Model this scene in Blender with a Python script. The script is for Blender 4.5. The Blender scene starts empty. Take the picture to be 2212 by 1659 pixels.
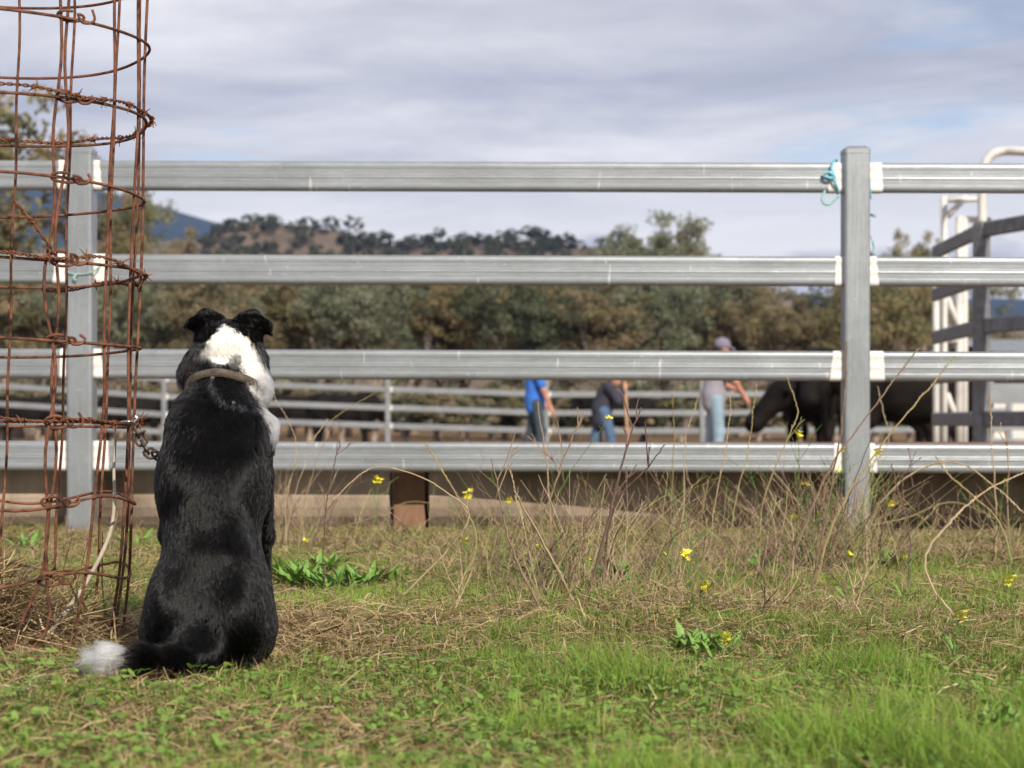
import bpy, math, random
import numpy as np
from mathutils import Vector, Matrix

# ------------------------------------------------------------------ camera, sky, sun, exposure
SC = bpy.context.scene
COL = SC.collection
F, CX, HZ, CAMH = 4000.0, 1106.0, 910.0, 0.43      # focal length / principal column / horizon row of a 2212 px wide frame
cam = bpy.data.cameras.new('camera')
cam.sensor_width = 36.0
cam.lens = 36.0 * F / 2212.0
cam.shift_y = (HZ - 829.5) / 2212.0
cam.clip_start, cam.clip_end = 0.05, 20000.0
cam.dof.use_dof = True
cam.dof.focus_distance = 3.8
cam.dof.aperture_fstop = 6.2
cam_o = bpy.data.objects.new('camera', cam)
COL.objects.link(cam_o)
cam_o.location = (0, 0, CAMH)
cam_o.rotation_euler = (math.radians(90), 0, 0)
SC.camera = cam_o

SUN_EL, SUN_AZ = math.radians(33), math.radians(24)   # sun behind the camera, to its right
sun_dir = Vector((math.sin(SUN_AZ) * math.cos(SUN_EL), -math.cos(SUN_AZ) * math.cos(SUN_EL), math.sin(SUN_EL)))
world = bpy.data.worlds.new('World')
SC.world = world
world.use_nodes = True


def build_world():
    nt = world.node_tree
    N, L = nt.nodes, nt.links
    N.clear()
    out = N.new('ShaderNodeOutputWorld')
    bg = N.new('ShaderNodeBackground')
    sky = N.new('ShaderNodeTexSky')
    sky.sky_type = 'NISHITA'
    sky.sun_disc = False
    sky.sun_elevation = SUN_EL
    sky.sun_rotation = math.pi - SUN_AZ
    sky.air_density = 1.0
    sky.dust_density = 0.6
    tc = N.new('ShaderNodeTexCoord')
    sep = N.new('ShaderNodeSeparateXYZ')
    L.new(tc.outputs['Generated'], sep.inputs[0])

    def m(op, a, b=None):
        n = N.new('ShaderNodeMath')
        n.operation = op
        for i, v in enumerate((a, b)):
            if v is None:
                continue
            if isinstance(v, (int, float)):
                n.inputs[i].default_value = v
            else:
                L.new(v, n.inputs[i])
        return n.outputs[0]
    zz = m('MAXIMUM', sep.outputs[2], 0.0)
    den = m('ADD', zz, 0.045)
    u = m('DIVIDE', sep.outputs[0], den)
    v = m('DIVIDE', sep.outputs[1], den)
    cmb = N.new('ShaderNodeCombineXYZ')
    L.new(u, cmb.inputs[0])
    L.new(v, cmb.inputs[1])
    cmb.inputs[2].default_value = 3.1

    def noise(scale, detail, rough, vec, dist=0.0):
        n = N.new('ShaderNodeTexNoise')
        n.inputs['Scale'].default_value = scale
        n.inputs['Detail'].default_value = detail
        n.inputs['Roughness'].default_value = rough
        n.inputs['Distortion'].default_value = dist
        L.new(vec, n.inputs['Vector'])
        return n.outputs['Fac']

    def ramp(fac, stops):
        r = N.new('ShaderNodeValToRGB')
        L.new(fac, r.inputs[0])
        e = r.color_ramp.elements
        e[0].position, e[0].color = stops[0][0], (*stops[0][1], 1)
        e[1].position, e[1].color = stops[-1][0], (*stops[-1][1], 1)
        for p, c in stops[1:-1]:
            q = e.new(p)
            q.color = (*c, 1)
        return r.outputs['Color']

    def mix(f, a, b):
        n = N.new('ShaderNodeMixRGB')
        L.new(f, n.inputs[0])
        L.new(a, n.inputs[1])
        L.new(b, n.inputs[2])
        return n.outputs[0]
    # soft grey-lavender overcast with paler streaks
    n1 = noise(0.85, 7, 0.6, cmb.outputs[0], 0.5)
    cl = ramp(n1, [(0.26, (0.36, 0.37, 0.43)), (0.42, (0.50, 0.505, 0.56)), (0.55, (0.70, 0.69, 0.715)), (0.70, (0.95, 0.92, 0.91))])
    # gaps of blue
    mp = N.new('ShaderNodeMapping')
    L.new(cmb.outputs[0], mp.inputs[0])
    mp.inputs['Location'].default_value = (4.1, 7.3, 0)
    n2 = noise(0.9, 5, 0.6, mp.outputs[0], 0.2)
    gap = ramp(n2, [(0.585, (0, 0, 0)), (0.70, (0.8, 0.8, 0.8))])
    skm = N.new('ShaderNodeMixRGB')
    skm.blend_type = 'MULTIPLY'
    skm.inputs[0].default_value = 1
    L.new(sky.outputs[0], skm.inputs[1])
    skm.inputs[2].default_value = (0.11, 0.11, 0.115, 1)
    c1 = mix(gap, cl, skm.outputs[0])
    # paler toward the horizon, with darker heaped cloud low down
    hb = N.new('ShaderNodeMapRange')
    L.new(sep.outputs[2], hb.inputs[0])
    hb.inputs[1].default_value, hb.inputs[2].default_value = 0.085, 0.165
    hb.inputs[3].default_value, hb.inputs[4].default_value = 0.85, 0.0
    pale = N.new('ShaderNodeRGB')
    pale.outputs[0].default_value = (1.02, 1.0, 0.98, 1)
    c2 = mix(hb.outputs[0], c1, pale.outputs[0])
    mp2 = N.new('ShaderNodeMapping')
    L.new(tc.outputs['Generated'], mp2.inputs[0])
    mp2.inputs['Scale'].default_value = (9, 9, 26)
    mp2.inputs['Location'].default_value = (1.3, 0, 0.4)
    n3 = noise(1.0, 4, 0.5, mp2.outputs[0])
    lo = N.new('ShaderNodeMapRange')
    L.new(sep.outputs[2], lo.inputs[0])
    lo.inputs[1].default_value, lo.inputs[2].default_value = 0.06, 0.115
    lo.inputs[3].default_value, lo.inputs[4].default_value = 0.30, -0.10
    s3 = m('ADD', n3, lo.outputs[0])
    heap = ramp(s3, [(0.62, (0, 0, 0)), (0.72, (0.75, 0.75, 0.75))])
    dk = N.new('ShaderNodeRGB')
    dk.outputs[0].default_value = (0.46, 0.46, 0.54, 1)
    c3 = mix(heap, c2, dk.outputs[0])
    L.new(c3, bg.inputs['Color'])
    bg.inputs['Strength'].default_value = 1.0
    L.new(bg.outputs[0], out.inputs['Surface'])


build_world()
sun = bpy.data.lights.new('sun', 'SUN')
sun.energy = 4.8
sun.angle = math.radians(0.6)
sun.color = (1.0, 0.93, 0.82)
sun_o = bpy.data.objects.new('sun', sun)
COL.objects.link(sun_o)
sun_o.rotation_euler = (-sun_dir).to_track_quat('-Z', 'Y').to_euler()
SC.view_settings.view_transform = 'Standard'
SC.view_settings.look = 'None'
SC.view_settings.exposure = 0.12
SC.view_settings.gamma = 1.0
SC.view_settings.use_curve_mapping = False
SC.cycles.max_bounces = 12
SC.cycles.diffuse_bounces = 3
SC.cycles.glossy_bounces = 3
SC.cycles.transmission_bounces = 12
SC.cycles.use_adaptive_sampling = True
SC.cycles.adaptive_threshold = 0.02
SC.cycles.transparent_max_bounces = 8
SC.cycles.caustics_reflective = False
SC.cycles.caustics_refractive = False

HAZE = 0.00013
RNG = np.random.default_rng(7)
random.seed(7)


# ------------------------------------------------------------------ helpers
def W(px, py, Y):
    """a point at depth Y (metres) seen at column px, row py of the 2212 px frame"""
    return Vector(((px - CX) / F * Y, Y, CAMH + (HZ - py) / F * Y))


def tag(o, label=None, cat=None, group=None, kind=None):
    if label: o['label'] = label
    if cat: o['category'] = cat
    if group: o['group'] = group
    if kind: o['kind'] = kind
    return o


def empty(name, loc, label=None, cat=None, group=None, kind=None):
    o = bpy.data.objects.new(name, None)
    o.empty_display_size = 0.1
    COL.objects.link(o)
    o.location = loc
    return tag(o, label, cat, group, kind)


def wloc(o):
    v = Vector(o.location)
    while o.parent:
        o = o.parent
        v = v + o.location
    return v


def link(name, me, parent=None, loc=(0, 0, 0), world=True):
    """link a mesh; with a parent and world=True its vertices are in world space"""
    o = bpy.data.objects.new(name, me)
    COL.objects.link(o)
    o.location = loc
    if parent is not None:
        o.parent = parent
        if world:
            o.location = Vector(loc) - wloc(parent)
    return o


def np_mesh(name, V, quads=None, tris=None, mat=None, col=None, smooth=False):
    me = bpy.data.meshes.new(name)
    V = np.asarray(V, np.float32).reshape(-1, 3)
    me.vertices.add(len(V))
    me.vertices.foreach_set('co', V.ravel())
    lv, st = [], []
    tot = 0
    if quads is not None and len(quads):
        q = np.asarray(quads, np.int32).reshape(-1, 4)
        lv.append(q.ravel())
        st.append(np.arange(len(q), dtype=np.int32) * 4)
        tot = len(q) * 4
    if tris is not None and len(tris):
        t = np.asarray(tris, np.int32).reshape(-1, 3)
        lv.append(t.ravel())
        st.append(tot + np.arange(len(t), dtype=np.int32) * 3)
    lv, st = np.concatenate(lv), np.concatenate(st)
    me.loops.add(len(lv))
    me.loops.foreach_set('vertex_index', lv)
    me.polygons.add(len(st))
    me.polygons.foreach_set('loop_start', st)
    if smooth:
        me.polygons.foreach_set('use_smooth', np.ones(len(st), bool))
    if col is not None:
        a = me.color_attributes.new('Col', 'FLOAT_COLOR', 'POINT')
        c = np.ones((len(V), 4), np.float32)
        c[:, :3] = np.asarray(col, np.float32).reshape(-1, 3)
        a.data.foreach_set('color', c.ravel())
    me.update(calc_edges=True)
    me.validate()
    if mat: me.materials.append(mat)
    return me


class MB:
    """collects tubes, boxes and polygons into one mesh"""
    def __init__(self):
        self.v, self.f, self.c = [], [], []

    def add(self, vs, fs, col=None):
        b = len(self.v)
        self.v += [tuple(p) for p in vs]
        self.f += [tuple(i + b for i in f) for f in fs]
        self.c += [col or (1, 1, 1)] * len(vs)

    def tube(self, pts, r, n=6, col=None, cap=True):
        pts = [Vector(p) for p in pts]
        m = len(pts)
        if not hasattr(r, '__len__'): r = [r] * m
        vs, fs = [], []
        t0 = (pts[1] - pts[0]).normalized()
        a = t0.orthogonal().normalized()
        for i, p in enumerate(pts):
            t = (pts[min(i + 1, m - 1)] - pts[max(i - 1, 0)])
            t = t.normalized() if t.length > 1e-9 else t0
            a = (a - t * a.dot(t))
            a = a.normalized() if a.length > 1e-6 else t.orthogonal().normalized()
            b = t.cross(a)
            for k in range(n):
                w = 2 * math.pi * k / n
                vs.append(p + (a * math.cos(w) + b * math.sin(w)) * r[i])
        for i in range(m - 1):
            for k in range(n):
                k2 = (k + 1) % n
                fs.append((i * n + k, i * n + k2, (i + 1) * n + k2, (i + 1) * n + k))
        if cap:
            fs.append(tuple(range(n - 1, -1, -1)))
            fs.append(tuple((m - 1) * n + k for k in range(n)))
        self.add(vs, fs, col)

    def box(self, lo, hi, col=None, rz=0.0, c=None):
        x0, y0, z0 = lo
        x1, y1, z1 = hi
        vs = [Vector(p) for p in ((x0, y0, z0), (x1, y0, z0), (x1, y1, z0), (x0, y1, z0), (x0, y0, z1), (x1, y0, z1), (x1, y1, z1), (x0, y1, z1))]
        if rz:
            c = Vector(c)
            R = Matrix.Rotation(rz, 3, 'Z')
            vs = [R @ (p - c) + c for p in vs]
        self.add(vs, [(0, 3, 2, 1), (4, 5, 6, 7), (0, 1, 5, 4), (1, 2, 6, 5), (2, 3, 7, 6), (3, 0, 4, 7)], col)

    def sweep(self, prof, path, col=None):
        """prof: closed list of (along-normal, up) ; path: list of (point, normal vector)"""
        n = len(prof)
        vs, fs = [], []
        for p, nv in path:
            for a, u in prof:
                vs.append(Vector(p) + Vector(nv) * a + Vector((0, 0, u)))
        for i in range(len(path) - 1):
            for k in range(n):
                k2 = (k + 1) % n
                fs.append((i * n + k, i * n + k2, (i + 1) * n + k2, (i + 1) * n + k))
        fs.append(tuple(range(n - 1, -1, -1)))
        fs.append(tuple((len(path) - 1) * n + k for k in range(n)))
        self.add(vs, fs, col)

    def mesh(self, name, mat, smooth=False, vcol=False):
        me = bpy.data.meshes.new(name)
        me.from_pydata(self.v, [], self.f)
        if smooth:
            me.polygons.foreach_set('use_smooth', np.ones(len(me.polygons), bool))
        if vcol:
            a = me.color_attributes.new('Col', 'FLOAT_COLOR', 'POINT')
            c = np.ones((len(self.v), 4), np.float32)
            c[:, :3] = np.array(self.c, np.float32)
            a.data.foreach_set('color', c.ravel())
        me.update()
        if mat: me.materials.append(mat)
        return me

    def build(self, name, mat, parent=None, smooth=False, vcol=False, loc=(0, 0, 0), world=True):
        return link(name, self.mesh(name, mat, smooth, vcol), parent, loc, world)


def smoothstep(a, b, x):
    t = np.clip((x - a) / (b - a), 0, 1)
    return t * t * (3 - 2 * t)


# ---- implicit surfaces -> one continuous mesh
def sdf_field(prims, res, k, pad=0.02):
    lo, hi = np.full(3, 1e9), np.full(3, -1e9)
    boxes = []
    for p in prims:
        if p[0] == 'e':
            c, r = np.array(p[1]), np.max(p[2])
            a, b = c - r, c + r
        else:
            A, B = np.array(p[1]), np.array(p[2])
            r = max(p[3], p[4])
            a, b = np.minimum(A, B) - r, np.maximum(A, B) + r
        boxes.append((a, b))
        lo, hi = np.minimum(lo, a), np.maximum(hi, b)
    lo, hi = lo - pad - 2 * res, hi + pad + 2 * res
    n = np.ceil((hi - lo) / res).astype(int) + 1
    D = np.full(n, 1.0, np.float32)
    for p, (a, b) in zip(prims, boxes):
        kk = p[-1] if isinstance(p[-1], float) and p[-1] < 0 else None
        kp = -kk if kk is not None else k
        i0 = np.maximum(((a - kp - 3 * res - lo) / res).astype(int), 0)
        i1 = np.minimum(((b + kp + 3 * res - lo) / res).astype(int) + 2, n)
        g = np.meshgrid(*[(lo[d] + np.arange(i0[d], i1[d]) * res).astype(np.float32) for d in range(3)], indexing='ij')
        P = np.stack(g, -1)
        if p[0] == 'e':
            q = P - np.array(p[1], np.float32)
            if len(p) > 3 and p[3] is not None and not isinstance(p[3], float):
                q = q @ np.array(p[3], np.float32)      # columns: local axes
            r = np.array(p[2], np.float32)
            k0 = np.linalg.norm(q / r, axis=-1)
            k1 = np.linalg.norm(q / (r * r), axis=-1) + 1e-9
            d = k0 * (k0 - 1) / k1
        else:
            A, B = np.array(p[1], np.float32), np.array(p[2], np.float32)
            ba = B - A
            h = np.clip(((P - A) @ ba) / (ba @ ba + 1e-12), 0, 1)
            d = np.linalg.norm(P - A - h[..., None] * ba, axis=-1) - (p[3] + (p[4] - p[3]) * h)
        sl = tuple(slice(i0[j], i1[j]) for j in range(3))
        o = D[sl]
        h = np.clip(0.5 + 0.5 * (o - d) / kp, 0, 1)
        D[sl] = o * (1 - h) + d * h - kp * h * (1 - h)
    return D, lo


def surface_nets(D, lo, res):
    ins = D < 0
    nx, ny, nz = D.shape
    s = np.zeros((nx - 1, ny - 1, nz - 1), np.int8)
    for dx in (0, 1):
        for dy in (0, 1):
            for dz in (0, 1):
                s += ins[dx:nx - 1 + dx, dy:ny - 1 + dy, dz:nz - 1 + dz]
    act = np.argwhere((s > 0) & (s < 8))
    idx = np.full(s.shape, -1, np.int32)
    idx[tuple(act.T)] = np.arange(len(act))
    cs = [(a, b, c) for a in (0, 1) for b in (0, 1) for c in (0, 1)]
    acc, cnt = np.zeros((len(act), 3)), np.zeros(len(act))
    for a in cs:
        for d in range(3):
            if a[d]: continue
            b = list(a); b[d] = 1
            va = D[tuple((act + a).T)]
            vb = D[tuple((act + b).T)]
            x = (va < 0) != (vb < 0)
            t = np.where(x, va / np.where(x, va - vb, 1), 0)
            p = np.array(a, float)[None] + np.zeros((len(act), 3))
            p[:, d] += t
            acc += p * x[:, None]
            cnt += x
    V = lo + (act + acc / np.maximum(cnt, 1)[:, None]) * res
    Q = []
    for d in range(3):
        e, f = [(1, 2), (2, 0), (0, 1)][d]
        sl0 = [slice(None)] * 3; sl1 = [slice(None)] * 3
        sl0[d], sl1[d] = slice(0, -1), slice(1, None)
        x = ins[tuple(sl0)] != ins[tuple(sl1)]
        pts = np.argwhere(x)
        ok = (pts[:, e] > 0) & (pts[:, f] > 0) & (pts[:, e] < D.shape[e] - 1) & (pts[:, f] < D.shape[f] - 1)
        pts = pts[ok]
        def cell(de, df):
            q = pts.copy(); q[:, e] -= de; q[:, f] -= df
            return idx[tuple(q.T)]
        quad = np.stack([cell(0, 0), cell(1, 0), cell(1, 1), cell(0, 1)], 1)
        flip = ~ins[tuple(pts.T)]
        quad[flip] = quad[flip][:, ::-1]
        Q.append(quad)
    Q = np.concatenate(Q)
    return V, Q[(Q >= 0).all(1)]


def sdf_mesh(name, prims, res, k, mat, parent=None, colfn=None):
    D, lo = sdf_field(prims, res, k)
    V, Q = surface_nets(D, lo, res)
    me = np_mesh(name, V, quads=Q, mat=mat, smooth=True, col=None if colfn is None else colfn(V))
    return link(name, me, parent), V, Q


# ------------------------------------------------------------------ materials
def newmat(name):
    m = bpy.data.materials.new(name)
    m.use_nodes = True
    return m, m.node_tree.nodes, m.node_tree.links, m.node_tree.nodes['Principled BSDF']


def noisy(name, c0, c1, scale=6.0, rough=0.8, metal=0.0, stretch=(1, 1, 1), bump=0.0, bscale=None, detail=5, coord='Object', spec=0.3, lo=0.35, hi=0.65):
    m, N, L, P = newmat(name)
    tc = N.new('ShaderNodeTexCoord')
    mp = N.new('ShaderNodeMapping')
    mp.inputs['Scale'].default_value = stretch
    L.new(tc.outputs[coord], mp.inputs[0])
    n = N.new('ShaderNodeTexNoise')
    n.inputs['Scale'].default_value = scale
    n.inputs['Detail'].default_value = detail
    n.inputs['Roughness'].default_value = 0.62
    L.new(mp.outputs[0], n.inputs['Vector'])
    r = N.new('ShaderNodeValToRGB')
    r.color_ramp.elements[0].position, r.color_ramp.elements[0].color = lo, (*c0, 1)
    r.color_ramp.elements[1].position, r.color_ramp.elements[1].color = hi, (*c1, 1)
    L.new(n.outputs['Fac'], r.inputs[0])
    L.new(r.outputs[0], P.inputs['Base Color'])
    P.inputs['Roughness'].default_value = rough
    P.inputs['Metallic'].default_value = metal
    P.inputs['Specular IOR Level'].default_value = spec
    if bump:
        n2 = N.new('ShaderNodeTexNoise')
        n2.inputs['Scale'].default_value = bscale or scale * 3
        n2.inputs['Detail'].default_value = 6
        L.new(mp.outputs[0], n2.inputs['Vector'])
        b = N.new('ShaderNodeBump')
        b.inputs['Strength'].default_value = bump
        b.inputs['Distance'].default_value = 0.01
        L.new(n2.outputs['Fac'], b.inputs['Height'])
        L.new(b.outputs[0], P.inputs['Normal'])
    return m


def vcol_mat(name, rough=0.6, trans=0.0, spec=0.3):
    m, N, L, P = newmat(name)
    a = N.new('ShaderNodeAttribute')
    a.attribute_name = 'Col'
    L.new(a.outputs['Color'], P.inputs['Base Color'])
    P.inputs['Roughness'].default_value = rough
    P.inputs['Specular IOR Level'].default_value = spec
    if trans:
        t = N.new('ShaderNodeBsdfTranslucent')
        L.new(a.outputs['Color'], t.inputs['Color'])
        mx = N.new('ShaderNodeMixShader')
        mx.inputs[0].default_value = trans
        L.new(P.outputs[0], mx.inputs[1])
        L.new(t.outputs[0], mx.inputs[2])
        L.new(mx.outputs[0], N['Material Output'].inputs['Surface'])
    return m


def galv_mat(vertical=False):
    """weathered galvanised steel: fine grain along the length, pale vertical drip scuffs, blotches"""
    m, N, L, P = newmat('galvanised_post_steel' if vertical else 'galvanised_steel')
    ax = (lambda a, b, c: (c, b, a)) if vertical else (lambda a, b, c: (a, b, c))
    tc = N.new('ShaderNodeTexCoord')

    def noise(scale, st, detail=5, rough=0.6):
        mp = N.new('ShaderNodeMapping')
        mp.inputs['Scale'].default_value = st
        L.new(tc.outputs['Object'], mp.inputs[0])
        n = N.new('ShaderNodeTexNoise')
        n.inputs['Scale'].default_value = scale
        n.inputs['Detail'].default_value = detail
        n.inputs['Roughness'].default_value = rough
        L.new(mp.outputs[0], n.inputs['Vector'])
        return n.outputs['Fac']

    def ramp(f, p0, c0, p1, c1):
        r = N.new('ShaderNodeValToRGB')
        r.color_ramp.elements[0].position, r.color_ramp.elements[0].color = p0, (*c0, 1)
        r.color_ramp.elements[1].position, r.color_ramp.elements[1].color = p1, (*c1, 1)
        L.new(f, r.inputs[0])
        return r.outputs[0]
    fine = noise(70, ax(0.05, 1, 3.5), 4, 0.6)
    mott = noise(45, ax(0.5, 1, 1.6), 5, 0.7)
    am = N.new('ShaderNodeMath'); am.operation = 'MULTIPLY_ADD'
    L.new(fine, am.inputs[0]); am.inputs[1].default_value = 0.6
    h2 = N.new('ShaderNodeMath'); h2.operation = 'MULTIPLY'; L.new(mott, h2.inputs[0]); h2.inputs[1].default_value = 0.4
    L.new(h2.outputs[0], am.inputs[2])
    grain = ramp(am.outputs[0], 0.36, (0.255, 0.272, 0.285), 0.64, (0.36, 0.378, 0.39))
    drips = ramp(noise(9, ax(5.5, 1, 0.9), 3, 0.5), 0.69, (0, 0, 0), 0.74, (0.55, 0.55, 0.55))
    spots = ramp(noise(55, (1, 1, 1), 2, 0.5), 0.70, (0, 0, 0), 0.76, (0.5, 0.5, 0.5))
    mx = N.new('ShaderNodeMixRGB')
    L.new(drips, mx.inputs[0]); L.new(grain, mx.inputs[1])
    mx.inputs[2].default_value = (0.72, 0.72, 0.70, 1)
    mx2 = N.new('ShaderNodeMixRGB')
    L.new(spots, mx2.inputs[0]); L.new(mx.outputs[0], mx2.inputs[1])
    mx2.inputs[2].default_value = (0.62, 0.62, 0.60, 1)
    blot = ramp(noise(2.6, (1, 1, 1.5), 5, 0.6), 0.38, (0.88, 0.88, 0.875), 0.62, (1.06, 1.06, 1.07))
    mx3 = N.new('ShaderNodeMixRGB'); mx3.blend_type = 'MULTIPLY'; mx3.inputs[0].default_value = 1
    L.new(mx2.outputs[0], mx3.inputs[1]); L.new(blot, mx3.inputs[2])
    rst = ramp(noise(13, (1, 1, 0.5), 4, 0.6), 0.74, (0, 0, 0), 0.82, (0.5, 0.5, 0.5))
    mx4 = N.new('ShaderNodeMixRGB'); L.new(rst, mx4.inputs[0]); L.new(mx3.outputs[0], mx4.inputs[1]); mx4.inputs[2].default_value = (0.22, 0.14, 0.09, 1)
    L.new(mx4.outputs[0], P.inputs['Base Color'])
    P.inputs['Metallic'].default_value = 0.5
    P.inputs['Roughness'].default_value = 0.37
    b = N.new('ShaderNodeBump')
    b.inputs['Strength'].default_value = 0.12
    b.inputs['Distance'].default_value = 0.002
    L.new(noise(60, ax(0.1, 1, 4), 4), b.inputs['Height'])
    L.new(b.outputs[0], P.inputs['Normal'])
    return m


M = {}
M['galv'] = galv_mat()
M['galv_post'] = galv_mat(True)
M['shade_steel'] = noisy('shade_darkened_steel', (0.13, 0.13, 0.14), (0.21, 0.21, 0.22), 14, 0.5, metal=0.2)  # galvanised steel darkened, so the colour carries the race fence's shade
M['white_paint'] = noisy('white_weld_paint', (0.66, 0.63, 0.59), (0.80, 0.78, 0.75), 18, 0.6)
M['rust'] = noisy('rusty_wire', (0.055, 0.022, 0.015), (0.26, 0.105, 0.058), 34, 0.85, bump=0.5, bscale=400, detail=8)
M['rust_dark'] = noisy('rusty_barbed_wire', (0.09, 0.032, 0.016), (0.25, 0.10, 0.05), 90, 0.85)
M['chain'] = noisy('rusty_steel_chain', (0.05, 0.035, 0.025), (0.22, 0.17, 0.13), 120, 0.45, metal=0.7)
M['steel'] = noisy('bright_steel', (0.45, 0.44, 0.42), (0.6, 0.6, 0.58), 80, 0.25, metal=1.0)
M['twine'] = noisy('blue_twine', (0.10, 0.36, 0.44), (0.22, 0.55, 0.66), 60, 0.6)
M['twine_pale'] = noisy('faded_green_twine', (0.17, 0.36, 0.33), (0.34, 0.52, 0.48), 60, 0.6)
M['concrete'] = noisy('stained_concrete', (0.16, 0.118, 0.083), (0.45, 0.355, 0.265), 2.6, 0.9, stretch=(1.6, 1, 0.7), bump=0.35, bscale=40, lo=0.3, hi=0.62)
M['timber'] = noisy('brown_timber', (0.11, 0.055, 0.03), (0.24, 0.135, 0.08), 7, 0.85, stretch=(1, 1, 0.4), bump=0.4)
M['plank'] = noisy('weathered_plank', (0.16, 0.085, 0.05), (0.27, 0.16, 0.10), 9, 0.85, stretch=(0.3, 1, 1))
M['bark'] = noisy('pale_gum_bark', (0.13, 0.10, 0.08), (0.40, 0.32, 0.26), 2.2, 0.9, stretch=(1, 1, 0.4))
M['grass'] = vcol_mat('grass_blades', 0.5, 0.38, 0.35)
M['straw'] = vcol_mat('dry_straw', 0.7, 0.15, 0.2)
M['stem'] = vcol_mat('weed_stems', 0.7, 0.0, 0.25)
M['leafcard'] = vcol_mat('gum_foliage', 0.7, 0.3, 0.2)
M['petal'] = noisy('yellow_petals', (0.78, 0.66, 0.03), (0.85, 0.78, 0.07), 40, 0.6)
M['plantain'] = noisy('broad_green_leaf', (0.10, 0.21, 0.035), (0.20, 0.34, 0.065), 30, 0.4, spec=0.5)
M['cowhide'] = noisy('black_cowhide', (0.004, 0.0035, 0.003), (0.014, 0.010, 0.008), 5, 0.75, spec=0.12)
M['skin'] = noisy('sunburnt_skin', (0.42, 0.19, 0.13), (0.50, 0.25, 0.17), 10, 0.55)
M['collar'] = noisy('worn_leather_collar', (0.055, 0.042, 0.032), (0.115, 0.09, 0.07), 90, 0.75)
M['nose'] = noisy('black_nose', (0.006, 0.006, 0.006), (0.012, 0.011, 0.01), 60, 0.35)
M['eye'] = noisy('brown_eye', (0.02, 0.01, 0.005), (0.05, 0.022, 0.01), 40, 0.08, spec=0.8)
M['pale_steel'] = noisy('pale_painted_steel', (0.50, 0.48, 0.45), (0.68, 0.66, 0.63), 6, 0.55)
M['wood_stick'] = noisy('dry_grey_branch', (0.30, 0.25, 0.19), (0.46, 0.40, 0.32), 30, 0.85, stretch=(1, 1, 0.3), bump=0.4)
M['cane'] = noisy('tan_walking_stick', (0.42, 0.24, 0.13), (0.55, 0.34, 0.20), 20, 0.6)


# ------------------------------------------------------------------ ground, hill, mountain
def gheight(x, y):
    z = 0.010 * np.sin(x * 2.3 + 1.1) * np.sin(y * 1.9) + 0.006 * np.sin(x * 6.1 + y * 4.3)
    z = z * smoothstep(0.3, 1.5, y)
    z = z - 0.21 * smoothstep(8.1, 9.4, y)
    return z


def ground_mat():
    m, N, L, P = newmat('ground_soil')
    tc = N.new('ShaderNodeTexCoord')

    def noise(scale, detail=6):
        n = N.new('ShaderNodeTexNoise')
        n.inputs['Scale'].default_value = scale
        n.inputs['Detail'].default_value = detail
        n.inputs['Roughness'].default_value = 0.65
        L.new(tc.outputs['Object'], n.inputs['Vector'])
        return n.outputs['Fac']
    r = N.new('ShaderNodeValToRGB')
    e = r.color_ramp.elements
    e[0].position, e[0].color = 0.3, (0.055, 0.036, 0.020, 1)
    e[1].position, e[1].color = 0.7, (0.19, 0.13, 0.07, 1)
    q = e.new(0.52); q.color = (0.10, 0.073, 0.035, 1)
    L.new(noise(14), r.inputs[0])
    # beyond the fence: bare tan yard dirt
    sp = N.new('ShaderNodeSeparateXYZ')
    L.new(tc.outputs['Object'], sp.inputs[0])
    mr = N.new('ShaderNodeMapRange')
    L.new(sp.outputs[1], mr.inputs[0])
    mr.inputs[1].default_value, mr.inputs[2].default_value = 8.3, 9.5
    r2 = N.new('ShaderNodeValToRGB')
    e = r2.color_ramp.elements
    e[0].position, e[0].color = 0.3, (0.15, 0.10, 0.06, 1)
    e[1].position, e[1].color = 0.7, (0.28, 0.18, 0.095, 1)
    L.new(noise(0.5), r2.inputs[0])
    mx = N.new('ShaderNodeMixRGB')
    L.new(mr.outputs[0], mx.inputs[0]); L.new(r.outputs[0], mx.inputs[1]); L.new(r2.outputs[0], mx.inputs[2])
    L.new(mx.outputs[0], P.inputs['Base Color'])
    P.inputs['Roughness'].default_value = 0.95
    P.inputs['Specular IOR Level'].default_value = 0.1
    b = N.new('ShaderNodeBump')
    b.inputs['Strength'].default_value = 0.7
    b.inputs['Distance'].default_value = 0.02
    L.new(noise(60, 8), b.inputs['Height'])
    L.new(b.outputs[0], P.inputs['Normal'])
    return m


def grid_mesh(name, xs, ys, zf, mat):
    X, Y = np.meshgrid(xs, ys, indexing='ij')
    Z = zf(X, Y)
    V = np.stack([X, Y, Z], -1).reshape(-1, 3)
    nx, ny = len(xs), len(ys)
    i, j = np.meshgrid(np.arange(nx - 1), np.arange(ny - 1), indexing='ij')
    a = (i * ny + j).ravel()
    Q = np.stack([a, a + ny, a + ny + 1, a + 1], 1)
    return np_mesh(name, V, quads=Q, mat=mat, smooth=True)


xs = np.concatenate([-np.geomspace(3500, 4.2, 30), np.linspace(-4, 4, 90), np.geomspace(4.2, 3500, 30)])
ys = np.concatenate([np.linspace(-6, 0, 8), np.linspace(0.1, 10, 110), np.geomspace(10.5, 2560, 46)])
tag(link('ground', grid_mesh('ground', xs, ys, gheight, ground_mat())), 'grassy ground and bare yard dirt', None, None, 'structure')

hp = np.array([(-300, 560), (0, 545), (300, 530), (440, 512), (490, 494), (560, 476), (620, 480), (700, 496), (780, 512), (860, 528), (930, 527), (1000, 519), (1090, 520), (1160, 528), (1240, 528), (1330, 530), (1420, 540), (1520, 568), (1650, 620), (1750, 665), (1900, 680), (2300, 690), (2700, 700)], float)
HY = 520.0


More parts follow.
